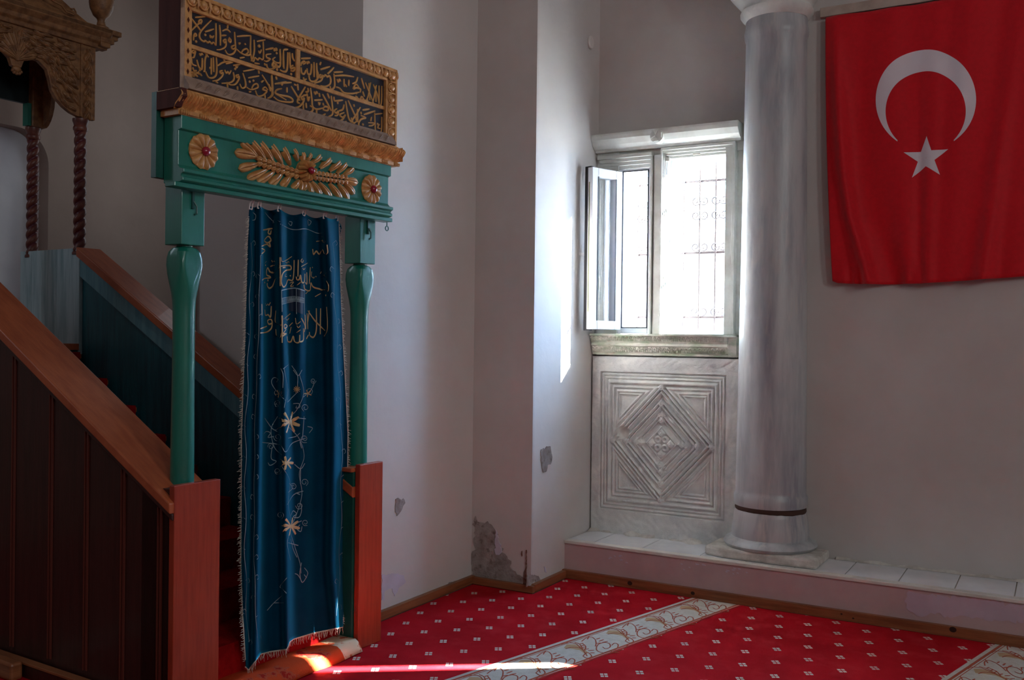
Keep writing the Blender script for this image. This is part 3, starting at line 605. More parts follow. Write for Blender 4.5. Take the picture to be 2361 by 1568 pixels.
# gate: front boards, newels
MB().box(-1.312, -1.076, -.002, .03, 0.001, .975).build('front_board', M['red_wood'], mi, bevel=.003)
MB().box(-1.30, -1.10, .03, .22, 0.001, .955).build('newel', M['dark_wood'], mi)
MB().box(-.186, -.008, -.002, .03, 0.001, .94).build('front_board', M['red_wood'], mi, bevel=.003)
nw = MB(); nw.box(-.20, -.012, .034, .24, 0.001, .90); nw.build('newel', M['green_dark'], mi)
MB().box(-.215, -.03, .031, .20, .901, .922).build('newel_cap', M['orange_wood'], mi, bevel=.004)
def post(sc, z0, hs=1.0):
    def facet(x, y, z, a, r):
        c = .0545
        if z > 1.80: x = max(-c, min(c, x)); y = max(-c, min(c, y))
        return x, y
    pr = [(.048, z0), (.049, z0+.05), (.046, 1.40), (.045, 1.62), (.046, 1.70), (.048, 1.735), (.053, 1.77), (.061, 1.81), (.069, 1.85), (.0735, 1.885), (.072, 1.915), (.064, 1.94), (.050, 1.955), (.034, 1.962), (.034, 1.972)]
    return MB().lathe(pr, 48, (sc, .105, 0), facet)
for sc, z0 in ((-1.19, .94), (-.085, .90)):
    pt = post(sc, z0).build('gate_post', M['green'], mi, smooth=28)
    b = .059
    MB().box(sc-b, sc+b, .052, .158, 1.968, 2.214).build('post_block', M['green'], mi, bevel=.003)
    hk = MB(); hk.box(sc-.012, sc-.002, .042, .053, 2.12, 2.19); hk.tube([(sc-.005, .042, 2.15), (sc+.006, .037, 2.13), (sc+.006, .037, 2.10), (sc-.005, .039, 2.095)], .004, 6); hk.build('hook', M['green_dark'], mi)
# lintel
lp = [(.09, 2.214), (-.012, 2.214), (-.03, 2.22), (-.03, 2.232), (-.018, 2.238), (-.022, 2.246), (-.035, 2.252), (-.035, 2.266), (-.012, 2.272), (.0, 2.285), (.0, 2.425), (-.018, 2.43), (-.018, 2.485), (.09, 2.485)]
MB().prism(lp, -1.31, .012, WZ).build('lintel', M['green'], mi, bevel=.002)
MB().box(-1.335, .035, -.012, .05, 2.193, 2.213).build('curtain_batten', M['green'], mi, bevel=.003)
ey_ = MB(); ey_.tube([(.028, .02, 2.193), (.028, .02, 2.173)], .003); ey_.tube([(.028+.012*math.cos(k), .02, 2.161+.012*math.sin(k)) for k in np.linspace(0, 2*math.pi, 16)], .003, 6); ey_.build('eye_hook', M['green_dark'], mi)
MB().box(-1.345, .015, .094, .125, 2.235, 2.585).build('back_board', M['green_dark'], mi)
# frieze ornament mapped from the photo to the lintel face
def z2(*a): return [(520+x/5.9025, 290+y/5.904) for x, y in a]
OUT = np.array([0, -1., 0])
def fl(a, b): p = ml(a, b, -.001); p[1] = -.001; return p, OUT
LV = [((430, 460), (195, 200), .05), ((540, 490), (288, 148), .05), ((640, 500), (402, 156), .052), ((760, 520), (562, 200), .054), ((870, 540), (732, 236), .052), ((970, 480), (882, 275), .040),
      ((430, 425), (115, 360), .062), ((440, 520), (170, 590), .056), ((560, 590), (278, 735), .05), ((650, 620), (402, 805), .052), ((760, 640), (572, 835), .054), ((870, 660), (738, 865), .05), ((985, 740), (882, 895), .044),
      ((1150, 525), (1302, 385), .050), ((1270, 585), (1442, 425), .052), ((1400, 625), (1572, 466), .05), ((1500, 655), (1652, 486), .046), ((1585, 685), (1738, 575), .042), ((1610, 735), (1788, 775), .058),
      ((1160, 755), (1297, 985), .05), ((1260, 770), (1437, 1012), .052), ((1400, 780), (1577, 1037), .054), ((1520, 790), (1672, 1018), .048), ((1590, 765), (1748, 932), .05),
      ((1040, 500), (1020, 330), .046), ((1080, 500), (1152, 352), .038), ((1010, 740), (1010, 925), .034), ((1055, 750), (1060, 892), .036), ((1090, 750), (1172, 962), .042)]
# widths above are metres across the leaf
orn = MB()
for b, t, w_ in LV:
    leaf(orn, z2(b)[0], z2(t)[0], w_*.76, fl, .022, blunt=-.35)
bf = lambda a, b: (fl(a, b)[0]+OUT*.013, OUT)
for k in range(9):
    t = k/8; c = (430+(930-430)*t, 480+(650-480)*t)
    for dy0, dy1 in ((-6, -44), (20, 62)): leaf(orn, z2((c[0]+26, c[1]+dy0))[0], z2((c[0]-26, c[1]+dy1))[0], .026, bf, .014)
    t = k/8; c = (1190+(1600-1190)*t, 680+(740-680)*t)
    for dy0, dy1 in ((-10, -50), (12, 52)): leaf(orn, z2((c[0]-24, c[1]+dy0))[0], z2((c[0]+26, c[1]+dy1))[0], .024, bf, .013)
lo_ = orn.build('leaf_ornament', M['gold'], mi, smooth=60)
def rosette(px, r, name, npet=12, rin=.02, hgt=.02):
    c = ml(px[0], px[1], -.001); mb = MB()
    for k in range(npet):
        a0_, a1_ = 2*math.pi*k/npet, 2*math.pi*(k+1)/npet; P = []
        for t in np.linspace(.12, 1, 7):
            row = []
            for q in np.linspace(0, 1, 7):
                a = a0_+(a1_-a0_)*(.04+.92*q); rr = r*t*(1-(.055*(2*q-1)**2 if t > .8 else 0)+(.02*math.sin(q*9*math.pi) if t > .95 else 0))
                hh = hgt*(.55+.45*math.sin(t*2.4))*(.35+.65*math.sin(math.pi*q)**.7)*(1 if t < 1 else .35)
                row.append((c[0]+rr*math.cos(a), -.001-hh, c[2]+rr*math.sin(a)))
            P.append(row)
        mb.grid(P)
    mb.lathe([(r*.96, -.002), (r*.94, .006), (.001, .010)], 36, (0, 0, 0)); n0 = len(mb.v)-36*3
    for i in range(n0, len(mb.v)):
        x, y, z = mb.v[i]; mb.v[i] = (c[0]+x, -.001-z, c[2]+y)
    o = mb.build(name, M['gold'], mi, smooth=50)
    j = MB(); j.ell((c[0], -.001-hgt, c[2]), (rin, .016, rin), 16, 9); j.build('red_boss', M['red_jewel'], o, smooth=180)
rosette((468, 350), .076, 'rosette'); rosette((855, 437), .076, 'rosette')
rosette(z2((1065, 620))[0], .052, 'centre_flower', 12, .017, .05)
# acanthus moulding with bead row
def aca(s0, s1, n):
    P = []
    per = .094
    for s in np.linspace(s0, s1, n):
        row = []
        for t in np.linspace(0, 1, 17):
            w_ = np.interp(t, [0, .12, .3, .6, .85, 1], [-.030, -.058, -.064, -.048, -.026, -.018]); z = 2.583-.078*t
            ph = (s/per) % 1; d = ph-.5; lf = .011*math.cos(2*math.pi*d)*.5; fan = 2*abs(math.sin((d*(1.35-.5*t))*math.pi*6))**.8-1; hh = lf+.0125*fan*math.sin(math.pi*min(1, t*1.05+.03))
            row.append((s, w_-hh+.006, z-.004*math.cos(2*math.pi*d)*(t > .8)))
        P.append(row)
    return P
ac = MB(); ac.grid(aca(-1.347, .068, 1500)); ac.box(-1.335, .055, -.03, .11, 2.56, 2.588); ac.box(-1.325, .045, -.015, .09, 2.50, 2.56)
ac.grid([[(.060, w_, z) for w_ in (-.055, .05, .11)] for z in (2.51, 2.583)])
acm = ac.build('acanthus_moulding', [M['gilt']], mi, smooth=60)
en = MB(); en.prism([(-.060, 2.583), (-.066, 2.55), (-.045, 2.535), (-.030, 2.51), (.11, 2.51), (.11, 2.583)], -1.345, -1.32, WZ); en.build('end_cap', M['panel_wood'], acm)
bd = MB(); bd.box(-1.328, .05, -.022, .09, 2.484, 2.506)
x = -1.325
while x < .03:
    for k in range(4): bd.ell((x+.006+.011*k, -.028, 2.495), (.0055, .010, .010), 8, 6)
    x += .044; xe = min(x+.046, .048); bd.box(x, xe, -.034, -.02, 2.487, 2.503); x += .052
bd.build('bead_row', M['gold'], mi, smooth=50)
# inscription panel
FT, FB, FL, FR = 2.998, 2.592, -1.283, .068
MB().box(FL+.004, FR-.004, 0.022, .175, FB+.01, FT-.004).build('panel_box', M['panel_wood'], mi, bevel=.003)
pin = [ml(438.5, 18, .016), ml(883, 192, .016), ml(885, 310, .016), ml(438.5, 178, .016)]
IT, IB = (pin[0][2]+pin[1][2])/2, (pin[2][2]+pin[3][2])/2; IL, IR = (pin[0][0]+pin[3][0])/2, (pin[1][0]+pin[2][0])/2
board_ = MB().box(IL-.01, IR+.01, .016, .024, IB-.01, IT+.01).build('inscription_board', M['navy'], mi)
fr = MB()
fr.box(FL, FR, 0.004, .03, IT+.004, FT); fr.box(FL, IL-.004, 0, .03, FB, FT); fr.box(IR+.004, FR, .004, .03, FB, FT)
fr.box(FL, FR, -.006, .02, FT-.014, FT+.002); fr.box(FR-.012, FR+.002, -.006, .02, FB, FT)
fr.box(IL-.012, IR+.012, -.002, .02, IT, IT+.012); fr.box(IR, IR+.014, -.002, .02, IB, IT+.01)
frm = fr.build('gilded_frame', M['gold'], mi, bevel=.002)
eg = MB(); sp = (FR-FL)/22.0; zc = (IT+.012+FT-.014)/2; zr = (FT-.014-IT-.012)/2
for k in range(22):
    s = FL+sp*(k+.5); eg.ell((s, 0, zc+.004), (sp*.27, .016, zr*.85), 10, 8)
    eg.tube([(s+sp*.36*math.cos(a), -.002, zc+.006+zr*.95*math.sin(a)) for a in np.linspace(math.pi+.25*0, 2*math.pi, 9)], .005, 6)
    eg.tube([(s+sp*.5, -.002, zc+zr), (s+sp*.5, -.008, zc-zr*.2), (s+sp*.5, 0, zc-zr*.95)], [.007, .006, .001], 6)
nv = 6; sv = (FT-FB-.05)/nv; xc = (IR+.014+FR-.012)/2; xr = (FR-.012-IR-.014)/2
for k in range(nv):
    z = FB+.04+sv*(k+.5); eg.ell((xc+.002, 0, z), (xr*.8, .014, sv*.27), 10, 8); eg.tube([(xc+xr*.9*math.cos(a), -.002, z+sv*.38*math.sin(a)) for a in np.linspace(math.pi/2, 1.5*math.pi, 9)], .004, 6); eg.tube([(xc+xr*.8, -.004, z+sv*.5), (xc-xr*.8, -.004, z+sv*.5)], [.005, .001], 6)
eg.build('egg_and_dart', M['gold'], frm, smooth=60)
gm = MB(); gm.prism([(.02, FB), (-.03, FB+.004), (-.028, FB+.02), (-.004, IB-.012), (-.002, IB), (.02, IB)], FL, FR-.03, WZ)
x = FL+.03
while x < FR-.08:
    c = FB+(IB-FB)*.52
    leaf(gm, (x, c-.02), (x+.05, c+.012), .02, lambda a, b: (np.array([a, -.016-(c-b)*.5, b]), OUT), .010); x += .048
gm.build('lower_moulding', M['gray_mould'], mi, smooth=45)
hl = MB()
for k in range(7):
    z = IB+.02+(IT-IB)*k/6.5; hl.prism([(FL+.010, z), (FL+.016, z+.012), (FL+.022, z), (FL+.016, z-.012)], -.0015, .004, SZ)
hl.build('frame_notch', M['panel_wood'], frm)
# divider fillets
dv = MB(); a, b = ml(438.5, 101, .012), ml(882, 253, .012); zm = (a[2]+b[2])/2; dv.box(IL, IR, .006, .018, zm-.009, zm+.009); c = ml(686, 150, .012); dv.box(c[0]-.0125, c[0]+.0125, .006, .018, zm, IT)
dv.build('divider', M['gold'], board_, bevel=.002)
def r3(*a): return [(340+x/5.228, y/5.227) for x, y in a]
def r4(*a): return [(620+x/4.9, 80+y/4.9) for x, y in a]
S3 = [[(525, 215), (560, 260), (610, 325), (645, 375)], [(515, 385), (560, 340), (610, 292), (652, 268), (650, 240), (625, 248), (622, 276), (650, 290)], [(770, 245), (715, 300), (655, 365), (628, 420), (640, 470), (680, 500), (700, 490), (730, 515), (750, 500), (775, 528), (795, 510), (825, 550)], [(825, 280), (828, 400), (825, 550)], [(870, 300), (880, 420), (880, 550)], [(570, 210), (700, 200)], [(690, 385), (800, 350)], [(900, 375), (950, 355), (975, 365), (1000, 390)], [(970, 300), (965, 345)], [(555, 490), (560, 430), (580, 405), (590, 430), (565, 440)], [(755, 420), (760, 450), (775, 440), (785, 455), (800, 430)], [(890, 430), (950, 425)], [(940, 470), (915, 490), (930, 515), (945, 500), (945, 470), (948, 540), (930, 575), (880, 598), (830, 600)], [(990, 450), (980, 490), (1000, 510), (1005, 480), (985, 460)], [(935, 600), (965, 650), (1010, 658), (1050, 630), (1062, 580), (1056, 480), (1050, 385)], [(1050, 545), (1015, 565), (1030, 592), (1060, 575)], [(1075, 440), (1160, 432), (1245, 430)], [(1245, 430), (1242, 560), (1240, 650), (1200, 665), (1130, 640), (1070, 590)], [(1130, 640), (1160, 600), (1200, 590), (1215, 630), (1180, 660)], [(1100, 510), (1110, 530), (1120, 515)], [(1170, 520), (1185, 540)], [(1285, 480), (1290, 600), (1275, 680), (1250, 740)], [(1245, 650), (1258, 720), (1280, 740), (1295, 695), (1330, 722), (1350, 700), (1390, 718), (1400, 650), (1395, 500)], [(1315, 500), (1420, 480)], [(1350, 540), (1338, 555), (1355, 562), (1350, 540)], [(1340, 610), (1355, 640), (1375, 600)], [(1490, 650), (1435, 660), (1440, 695), (1480, 710), (1440, 740), (1400, 728)], [(1420, 600), (1500, 580)], [(1520, 590), (1530, 610), (1545, 595), (1560, 615)], [(1600, 590), (1605, 740), (1560, 755), (1510, 720), (1540, 690)], [(1435, 770), (1450, 820), (1500, 835), (1560, 795), (1540, 760)], [(1640, 600), (1645, 830)],
      [(1380, 900), (1450, 1010), (1500, 1090), (1500, 1145)], [(1500, 890), (1512, 1090), (1490, 1160), (1445, 1190)], [(1450, 1085), (1420, 1050), (1390, 1080), (1440, 1100), (1390, 1150), (1330, 1155), (1300, 1090)], [(1620, 1070), (1565, 1085), (1540, 1120), (1580, 1150), (1673, 1205)], [(1530, 1015), (1673, 985)], [(1210, 940), (1345, 915)], [(1150, 880), (1180, 980), (1180, 1045), (1140, 1062), (1112, 1010)], [(1190, 1050), (1250, 1080), (1330, 1055), (1320, 1010), (1280, 1025), (1255, 1070)], [(1150, 860), (1290, 835)], [(1370, 995), (1400, 970)], [(1340, 840), (1345, 890)], [(1100, 900), (1070, 910), (1080, 935), (1105, 920), (1100, 960), (1060, 1015), (1000, 1022), (950, 990)], [(1030, 790), (1120, 775)], [(1035, 870), (1045, 950), (1000, 995), (890, 1005)], [(960, 990), (968, 1060)], [(1085, 1040), (1088, 1085)], [(930, 840), (950, 880), (970, 865), (985, 890), (1010, 850)], [(905, 850), (875, 860), (885, 885), (910, 875), (900, 920), (850, 965), (780, 978)], [(830, 690), (836, 800), (830, 900), (790, 938), (735, 930), (700, 860)], [(770, 700), (770, 900)], [(845, 795), (920, 750), (1040, 742)], [(920, 700), (930, 740)], [(1060, 790), (1075, 815), (1090, 795)], [(570, 595), (535, 620), (560, 640), (580, 615), (560, 690), (530, 690)], [(530, 700), (540, 770), (590, 795)], [(595, 720), (620, 805), (655, 835), (662, 740), (660, 700)], [(720, 650), (695, 720), (690, 850), (670, 860)], [(700, 640), (735, 690)], [(795, 690), (800, 870)], [(625, 640), (640, 665), (655, 645), (668, 665)], [(940, 770), (1030, 750)], [(820, 980), (850, 1000)], [(1110, 700), (1170, 690)], [(1285, 760), (1350, 770)], [(1410, 760), (1420, 790)], [(1560, 820), (1570, 850)], [(1415, 1140), (1420, 1190)], [(1220, 1110), (1250, 1105)]]
rs = np.random.RandomState(3)
for k in range(16):
    c = np.array([rs.uniform(525, 640), rs.uniform(800, 950)]); S3.append([tuple(c+rs.uniform(-22, 22, 2)) for _ in range(4)])
S4 = [[(125, 170), (130, 340), (95, 362), (40, 350), (60, 290)], [(165, 200), (165, 370)], [(215, 200), (207, 390), (170, 418), (120, 395)], [(165, 170), (215, 165)], [(235, 200), (242, 370)], [(275, 345), (245, 365), (255, 385), (285, 370), (292, 390), (275, 412), (240, 405)], [(265, 210), (270, 260), (290, 300)], [(5, 390), (50, 385), (75, 350), (50, 310)], [(60, 150), (70, 175), (85, 155), (92, 180)], [(5, 160), (50, 150)],
      [(360, 270), (470, 265)], [(360, 355), (370, 320), (400, 300), (408, 322), (380, 335)], [(365, 370), (372, 430), (400, 442), (420, 400)], [(430, 380), (440, 440), (470, 442), (482, 370), (480, 330)], [(510, 310), (512, 480)], [(540, 320), (545, 490)], [(425, 300), (435, 325), (450, 305), (460, 325)], [(390, 480), (400, 512), (425, 500)], [(450, 460), (470, 520), (525, 525), (560, 470), (545, 400)], [(580, 395), (690, 360)], [(590, 310), (575, 345)], [(660, 445), (700, 410), (735, 370)], [(600, 450), (620, 475), (640, 455), (660, 475), (685, 465), (700, 510), (690, 560), (640, 585), (580, 575)], [(590, 450), (565, 465), (580, 485), (605, 470), (590, 520), (510, 550)], [(730, 425), (835, 420)], [(740, 465), (850, 460), (960, 475)], [(735, 440), (745, 540), (740, 595), (705, 620), (690, 580)], [(755, 590), (800, 605), (850, 655), (940, 665), (1020, 650)], [(1030, 655), (1035, 615), (990, 600), (955, 610), (985, 560), (1020, 600)], [(770, 500), (785, 535), (800, 505), (812, 530)], [(850, 500), (852, 590)], [(905, 510), (902, 580)], [(860, 560), (880, 590)], [(940, 555), (985, 535), (1005, 480)], [(1045, 490), (1060, 540), (1080, 610)],
      [(1090, 540), (1130, 640), (1185, 780)], [(1150, 540), (1120, 700), (1090, 745), (1050, 720)], [(1130, 545), (1142, 740)], [(1180, 560), (1230, 690), (1245, 790)], [(1215, 570), (1190, 700), (1165, 790)], [(1245, 575), (1247, 780)], [(1276, 580), (1270, 780), (1220, 805), (1165, 775)], [(1030, 740), (1050, 700), (1082, 742), (1120, 740)], [(975, 690), (1005, 712)], [(1060, 640), (1080, 700)], [(1205, 580), (1210, 760)],
      [(1276, 930), (1270, 1090), (1220, 1112), (1200, 1060)], [(1195, 880), (1202, 1080)], [(1250, 1010), (1230, 1050), (1262, 1062)], [(1055, 852), (1135, 840)], [(1070, 905), (1200, 862)], [(1200, 900), (1280, 890)], [(1035, 910), (1095, 940), (1045, 955), (1015, 1010), (1045, 1070), (1110, 1062)], [(1120, 995), (1190, 1000), (1170, 1025), (1125, 1030)], [(1040, 870), (1045, 900)], [(1160, 930), (1150, 980)], [(868, 750), (885, 860), (905, 950), (938, 985), (930, 935)], [(895, 740), (935, 830), (980, 930), (992, 990)], [(1035, 820), (990, 900), (945, 965), (960, 1000), (985, 985)], [(1002, 840), (1003, 990)], [(960, 785), (966, 815)], [(920, 1020), (975, 1020)], [(850, 880), (800, 905), (840, 935), (865, 905), (830, 960), (765, 985), (755, 950)], [(735, 750), (835, 740)], [(790, 862), (835, 845), (850, 790)], [(820, 1000), (850, 998), (875, 978)], [(735, 700), (740, 750)], [(705, 690), (720, 830), (718, 900), (670, 930)], [(605, 670), (655, 760), (705, 860)], [(660, 660), (685, 720)], [(770, 835), (740, 860), (760, 885), (785, 865), (775, 910), (740, 915)], [(510, 742), (605, 735)], [(470, 600), (488, 740), (495, 810), (540, 842), (610, 830)], [(605, 845), (635, 812), (672, 825), (660, 858), (605, 845)], [(460, 800), (495, 825), (490, 865), (440, 885), (395, 855), (390, 780)], [(540, 850), (540, 905)], [(595, 925), (640, 895)], [(560, 760), (570, 790), (580, 765)], [(570, 660), (575, 705)], [(510, 640), (525, 670), (540, 645), (552, 670)], [(610, 770), (620, 800)], [(430, 660), (445, 745), (460, 700)], [(395, 690), (365, 710), (380, 735), (400, 715), (385, 770), (340, 815), (290, 825)], [(250, 580), (300, 660), (350, 745)], [(412, 590), (370, 660), (332, 725), (325, 765), (350, 775)], [(440, 600), (445, 640), (410, 650)], [(385, 690), (428, 680)], [(145, 610), (95, 622), (75, 655), (120, 680), (225, 700), (270, 735), (250, 762), (120, 748), (50, 700)], [(65, 555), (160, 545), (255, 540)], [(205, 595), (205, 655)], [(325, 555), (332, 630)], [(30, 460), (40, 600), (42, 680), (0, 720)], [(280, 560), (310, 570)], [(80, 470), (90, 510)], [(0, 560), (20, 640)], [(420, 770), (425, 830)]]
lt_ = MB()
pf = lambda a, b: ((lambda p: np.array([p[0], .016, p[2]]))(ml(a, b, .014)), OUT)
for s in S3: stroke(lt_, r3(*s), .0085, pf, .004, 5, .5)
for s in S4: stroke(lt_, r4(*s), .0105 if s[0][0] < 1080 else .0085, pf, .004, 5, .5)
for x, y in [(700, 420), (1510, 775), (1235, 985), (1280, 972), (1440, 420), (760, 820), (1060, 830), (1560, 640), (590, 500)]: dot(lt_, *r3((x, y))[0], .006, pf)
for x, y in [(255, 445), (95, 395), (990, 660), (1065, 1015), (1155, 1080), (1230, 1010), (780, 770), (150, 560), (620, 470)]: dot(lt_, *r4((x, y))[0], .007, pf)
lt_.build('lettering', M['letter'], board_, smooth=60)
# canopy on four twisted columns over the landing
def twistcol(s, w_):
    P = []
    for z in np.linspace(2.125, 2.92, 220):
        row = []
        for k in range(18):
            a = 2*math.pi*k/18; r = .026+.014*abs(math.sin(a-(z-2.1)*48))**.8
            row.append((s+r*math.cos(a), w_+r*math.sin(a), z))
        P.append(row)
    mb = MB(); mb.grid(P, cv=True); mb.m = [1 if abs(math.sin(2*math.pi*((i % 18)+.5)/18-(2.125+.795*((i//18)+.5)/219-2.1)*48)) < .5 else 0 for i in range(len(mb.f))]; return mb
for s in (-.115, -1.03):
    for w_ in (2.50, 3.04):
        c = twistcol(s, w_).build('canopy_column', [M['twist'], M['twist_red']], mi, smooth=70)
        q = MB(); q.lathe([(.040, 2.905), (.046, 2.915), (.046, 2.93), (.040, 2.94), (.044, 2.955), (.050, 2.97), (.05, 2.985)], 20, (s, w_, 0)); q.build('collar', M['twist'], c, smooth=40)
        MB().lathe([(.045, 2.10), (.045, 2.115), (.036, 2.125)], 20, (s, w_, 0)).build('foot_ring', M['twist'], c, smooth=40)
SC_ = -.571
half = [(0, 3.205), (.03, 3.212), (.045, 3.255), (.082, 3.285), (.14, 3.282), (.195, 3.24), (.216, 3.17), (.228, 3.12), (.262, 3.07), (.31, 3.03), (.36, 3.003), (.405, 2.99)]
def valance(mb, w0, w1, s0, s1, cs, sc_):
    low = [(cs-d*sc_, z) for d, z in half[::-1]]+[(cs+d*sc_, z) for d, z in half[1:]]
    poly = [(s0, 3.47), (s0, 2.985)]+low+[(s1, 2.985), (s1, 3.47)]
    mb.prism([p for p in poly], w0, w1, SZ)
v = MB(); valance(v, 2.455, 2.49, -1.10, -.042, SC_, 1.0)
cv = v.build('carved_valance', M['carved'], mi, bevel=.003)
def cvf(a, b): return np.array([a, 2.455, b]), OUT
rel = MB(); rs = np.random.RandomState(11)
def inside(d, z): return z > np.interp(d, [h[0] for h in half], [h[1] for h in half])+.012
for sgn in (-1, 1):
    for k in range(5): a = math.pi*(.5+sgn*(.06+.085*k)); leaf(rel, (SC_+sgn*.01, 3.25), (SC_+.17*math.cos(a)*.8, 3.25+.2*math.sin(a)), .044, cvf, .016)
    n = 0
    while n < 120:
        d, z = rs.uniform(.05, .42), rs.uniform(3.01, 3.45)
        if not inside(d, z): continue
        a = rs.uniform(-.5, .5)+(.9 if z < 3.3 else .2)+math.pi; L = rs.uniform(.05, .085); d2, z2_ = d+L*math.cos(a), z+L*math.sin(a)*-1
        if not (0 < d2 < .43 and inside(d2, z2_-.006) and z2_ < 3.46): n += .1; continue
        leaf(rel, (SC_+sgn*d, z), (SC_+sgn*d2, z2_), rs.uniform(.022, .036), cvf, rs.uniform(.012, .022)); n += 1
    for k in range(6): z = 3.44-.075*k; sx = SC_+sgn*.475; leaf(rel, (sx-.012, z), (sx+.022, z-.085), .034, cvf, .018); leaf(rel, (sx+.01, z), (sx-.026, z-.085), .034, cvf, .018)
    rel.box(SC_+sgn*.425-.006, SC_+sgn*.425+.006, 2.447, 2.457, 2.99, 3.47)
rel.build('leaf_relief', M['carved'], cv, smooth=55)
pd = MB(); pd.ell((SC_, 2.46, 3.195), (.03, .022, .022), 12, 8); 
for k in range(5): a = math.pi*(1.1+.2*k); pd.ell((SC_+.028*math.cos(a), 2.455, 3.19+.022*math.sin(a)), (.010, .012, .010), 8, 6)
pd.build('pendant', M['carved'], mi, smooth=60)
def val_side(s0, s1):
    low = [(2.775-d*.50, z) for d, z in half[::-1]]+[(2.775+d*.50, z) for d, z in half[1:]]
    return MB().prism([(2.49, 3.47), (2.49, 2.985)]+low+[(3.06, 2.985), (3.06, 3.47)], s0, s1, WZ)
val_side(-.085, -.055).build('side_valance', M['carved'], mi); val_side(-1.09, -1.06).build('side_valance', M['carved'], mi)
MB().box(-1.10, -.155, 3.03, 3.06, 3.14, 3.47).build('rear_valance', M['black_teal'], mi)
MB().box(-1.08, -.06, 2.48, 3.05, 3.455, 3.48).build('canopy_ceiling', M['black_teal'], mi)
MB().box(-.152, -.056, 2.985, 3.062, 2.986, 3.455).build('rear_post', M['carved'], mi, bevel=.006)
pb = MB(); pb.box(-.178, -.153, 3.00, 3.06, 2.99, 3.14); pb.build('rear_bracket', M['green'], mi)
cnp = [(2.49, 3.46), (2.435, 3.46), (2.43, 3.485), (2.41, 3.50), (2.405, 3.525), (2.375, 3.555), (2.375, 3.585), (2.49, 3.585)]
cc = MB(); cc.prism([(a, b) for a, b in cnp], -1.17, .03, WZ); 
for k in range(3): cc.box(-.042, .03+.028*k, 2.40, 3.10, 3.46+.03*k+.01, 3.50+.035*k)
cc.box(-1.24, .095, 2.375, 3.14, 3.555, 3.587); cc.build('canopy_cornice', M['carved'], mi, bevel=.004)
ro = MB(); b0 = [(-1.07, 2.44), (-.07, 2.44), (-.07, 3.07), (-1.07, 3.07)]; lv = []
for t in np.linspace(0, 1, 8): k = 1-t**.9*.97; lv.append([(-.57+(a+.57)*k, 2.755+(b-2.755)*k, 3.587+.52*t) for a, b in b0])
ro.grid(lv, cv=True); ro.build('canopy_roof', M['carved'], mi)
cs_ = MB(); cs_.tube([(-.30, 2.43, 3.66), (-.27, 2.43, 3.63), (-.22, 2.43, 3.625), (-.20, 2.43, 3.645), (-.215, 2.43, 3.665), (-.235, 2.43, 3.655)], .006, 6); cs_.tube([(-.30, 2.43, 3.66), (-.36, 2.43, 3.67), (-.42, 2.43, 3.70)], .006, 6); cs_.build('scroll', M['carved'], mi, smooth=60)
for s, w_ in ((.0, 2.46), (-1.14, 2.46)):
    MB().lathe([(.055, 3.587), (.055, 3.605), (.03, 3.62), (.024, 3.65), (.03, 3.665), (.052, 3.685), (.072, 3.73), (.078, 3.77), (.076, 3.80), (.088, 3.81), (.09, 3.825), (.07, 3.835), (.04, 3.87), (.02, 3.90), (.002, 3.93)], 28, (s, w_, 0)).build('urn_finial', M['carved'], mi, smooth=40)
# ------------------------------------------------------------------ stair carpet, threshold rug, board
def m2w(p): return MP+MG*p[0]-MN*p[1]+np.array([0, 0, 1.])*p[2]
sr = MB(); path = []
for i in range(9):
    w0 = .16+.285*i; zt = .19+.158*i; path += [(w0-.033, zt-.158+.004 if i else .05), (w0-.033, zt+.004)]
path.append((2.44+.2, path[-1][1]+.01)) if False else path.append((.16+.285*9-.06, path[-1][1]))
top = [(a-.0, b) for a, b in path]
P = [[m2w((s, a, b)) for s in np.linspace(-1.225, -.165, 3)] for a, b in top]; P2 = [[m2w((s, a-.006, b+.008)) for s in np.linspace(-1.225, -.165, 3)] for a, b in top]
sr.grid(P2); sr.grid(P); sr.build('stair_carpet', M['stair_red'], label='dark red carpet runner laid up the steps behind the blue curtain', category='carpet')
rg = MB(); P = []
for s in np.linspace(-1.06, -.20, 26):
    fr_ = -.022-.022*math.sin((s+1.06)/.86*math.pi*.8); row = []
    for w_, z in ((fr_-.012, .004), (fr_, .030), (fr_+.016, .050), (fr_+.04, .060), (.06, .060), (.12, .059), (.154, .052)):
        row.append(m2w((s+.004*math.sin(w_*60), w_, z+.003*math.sin(s*19))))
    P.append(row)
rg.grid(P)
nfc = len(rg.f); rg.m = [0 if 1 < k//6 < 21 else 1 for k in range(nfc)]
ro_ = rg.build('threshold_rug', [M['rug'], M['rug_edge']], smooth=60, label='small orange and cream rug under the blue curtain at the pulpit gate', category='rug')
so_ = ro_.modifiers.new('thick', 'SOLIDIFY'); so_.thickness = .008
wd = MB(); bx = [m2w((s, w_, z)) for z in (.001, .082) for w_ in (.99, 2.6) for s in (-1.415, -1.357)]
wd.add(bx, [(0, 2, 3, 1), (4, 5, 7, 6), (0, 1, 5, 4), (2, 6, 7, 3), (0, 4, 6, 2), (1, 3, 7, 5)]); wd.build('wooden_board', M['pine'], bevel=.012, label='thick brown board lying on the carpet against the pulpit foot', category='board')
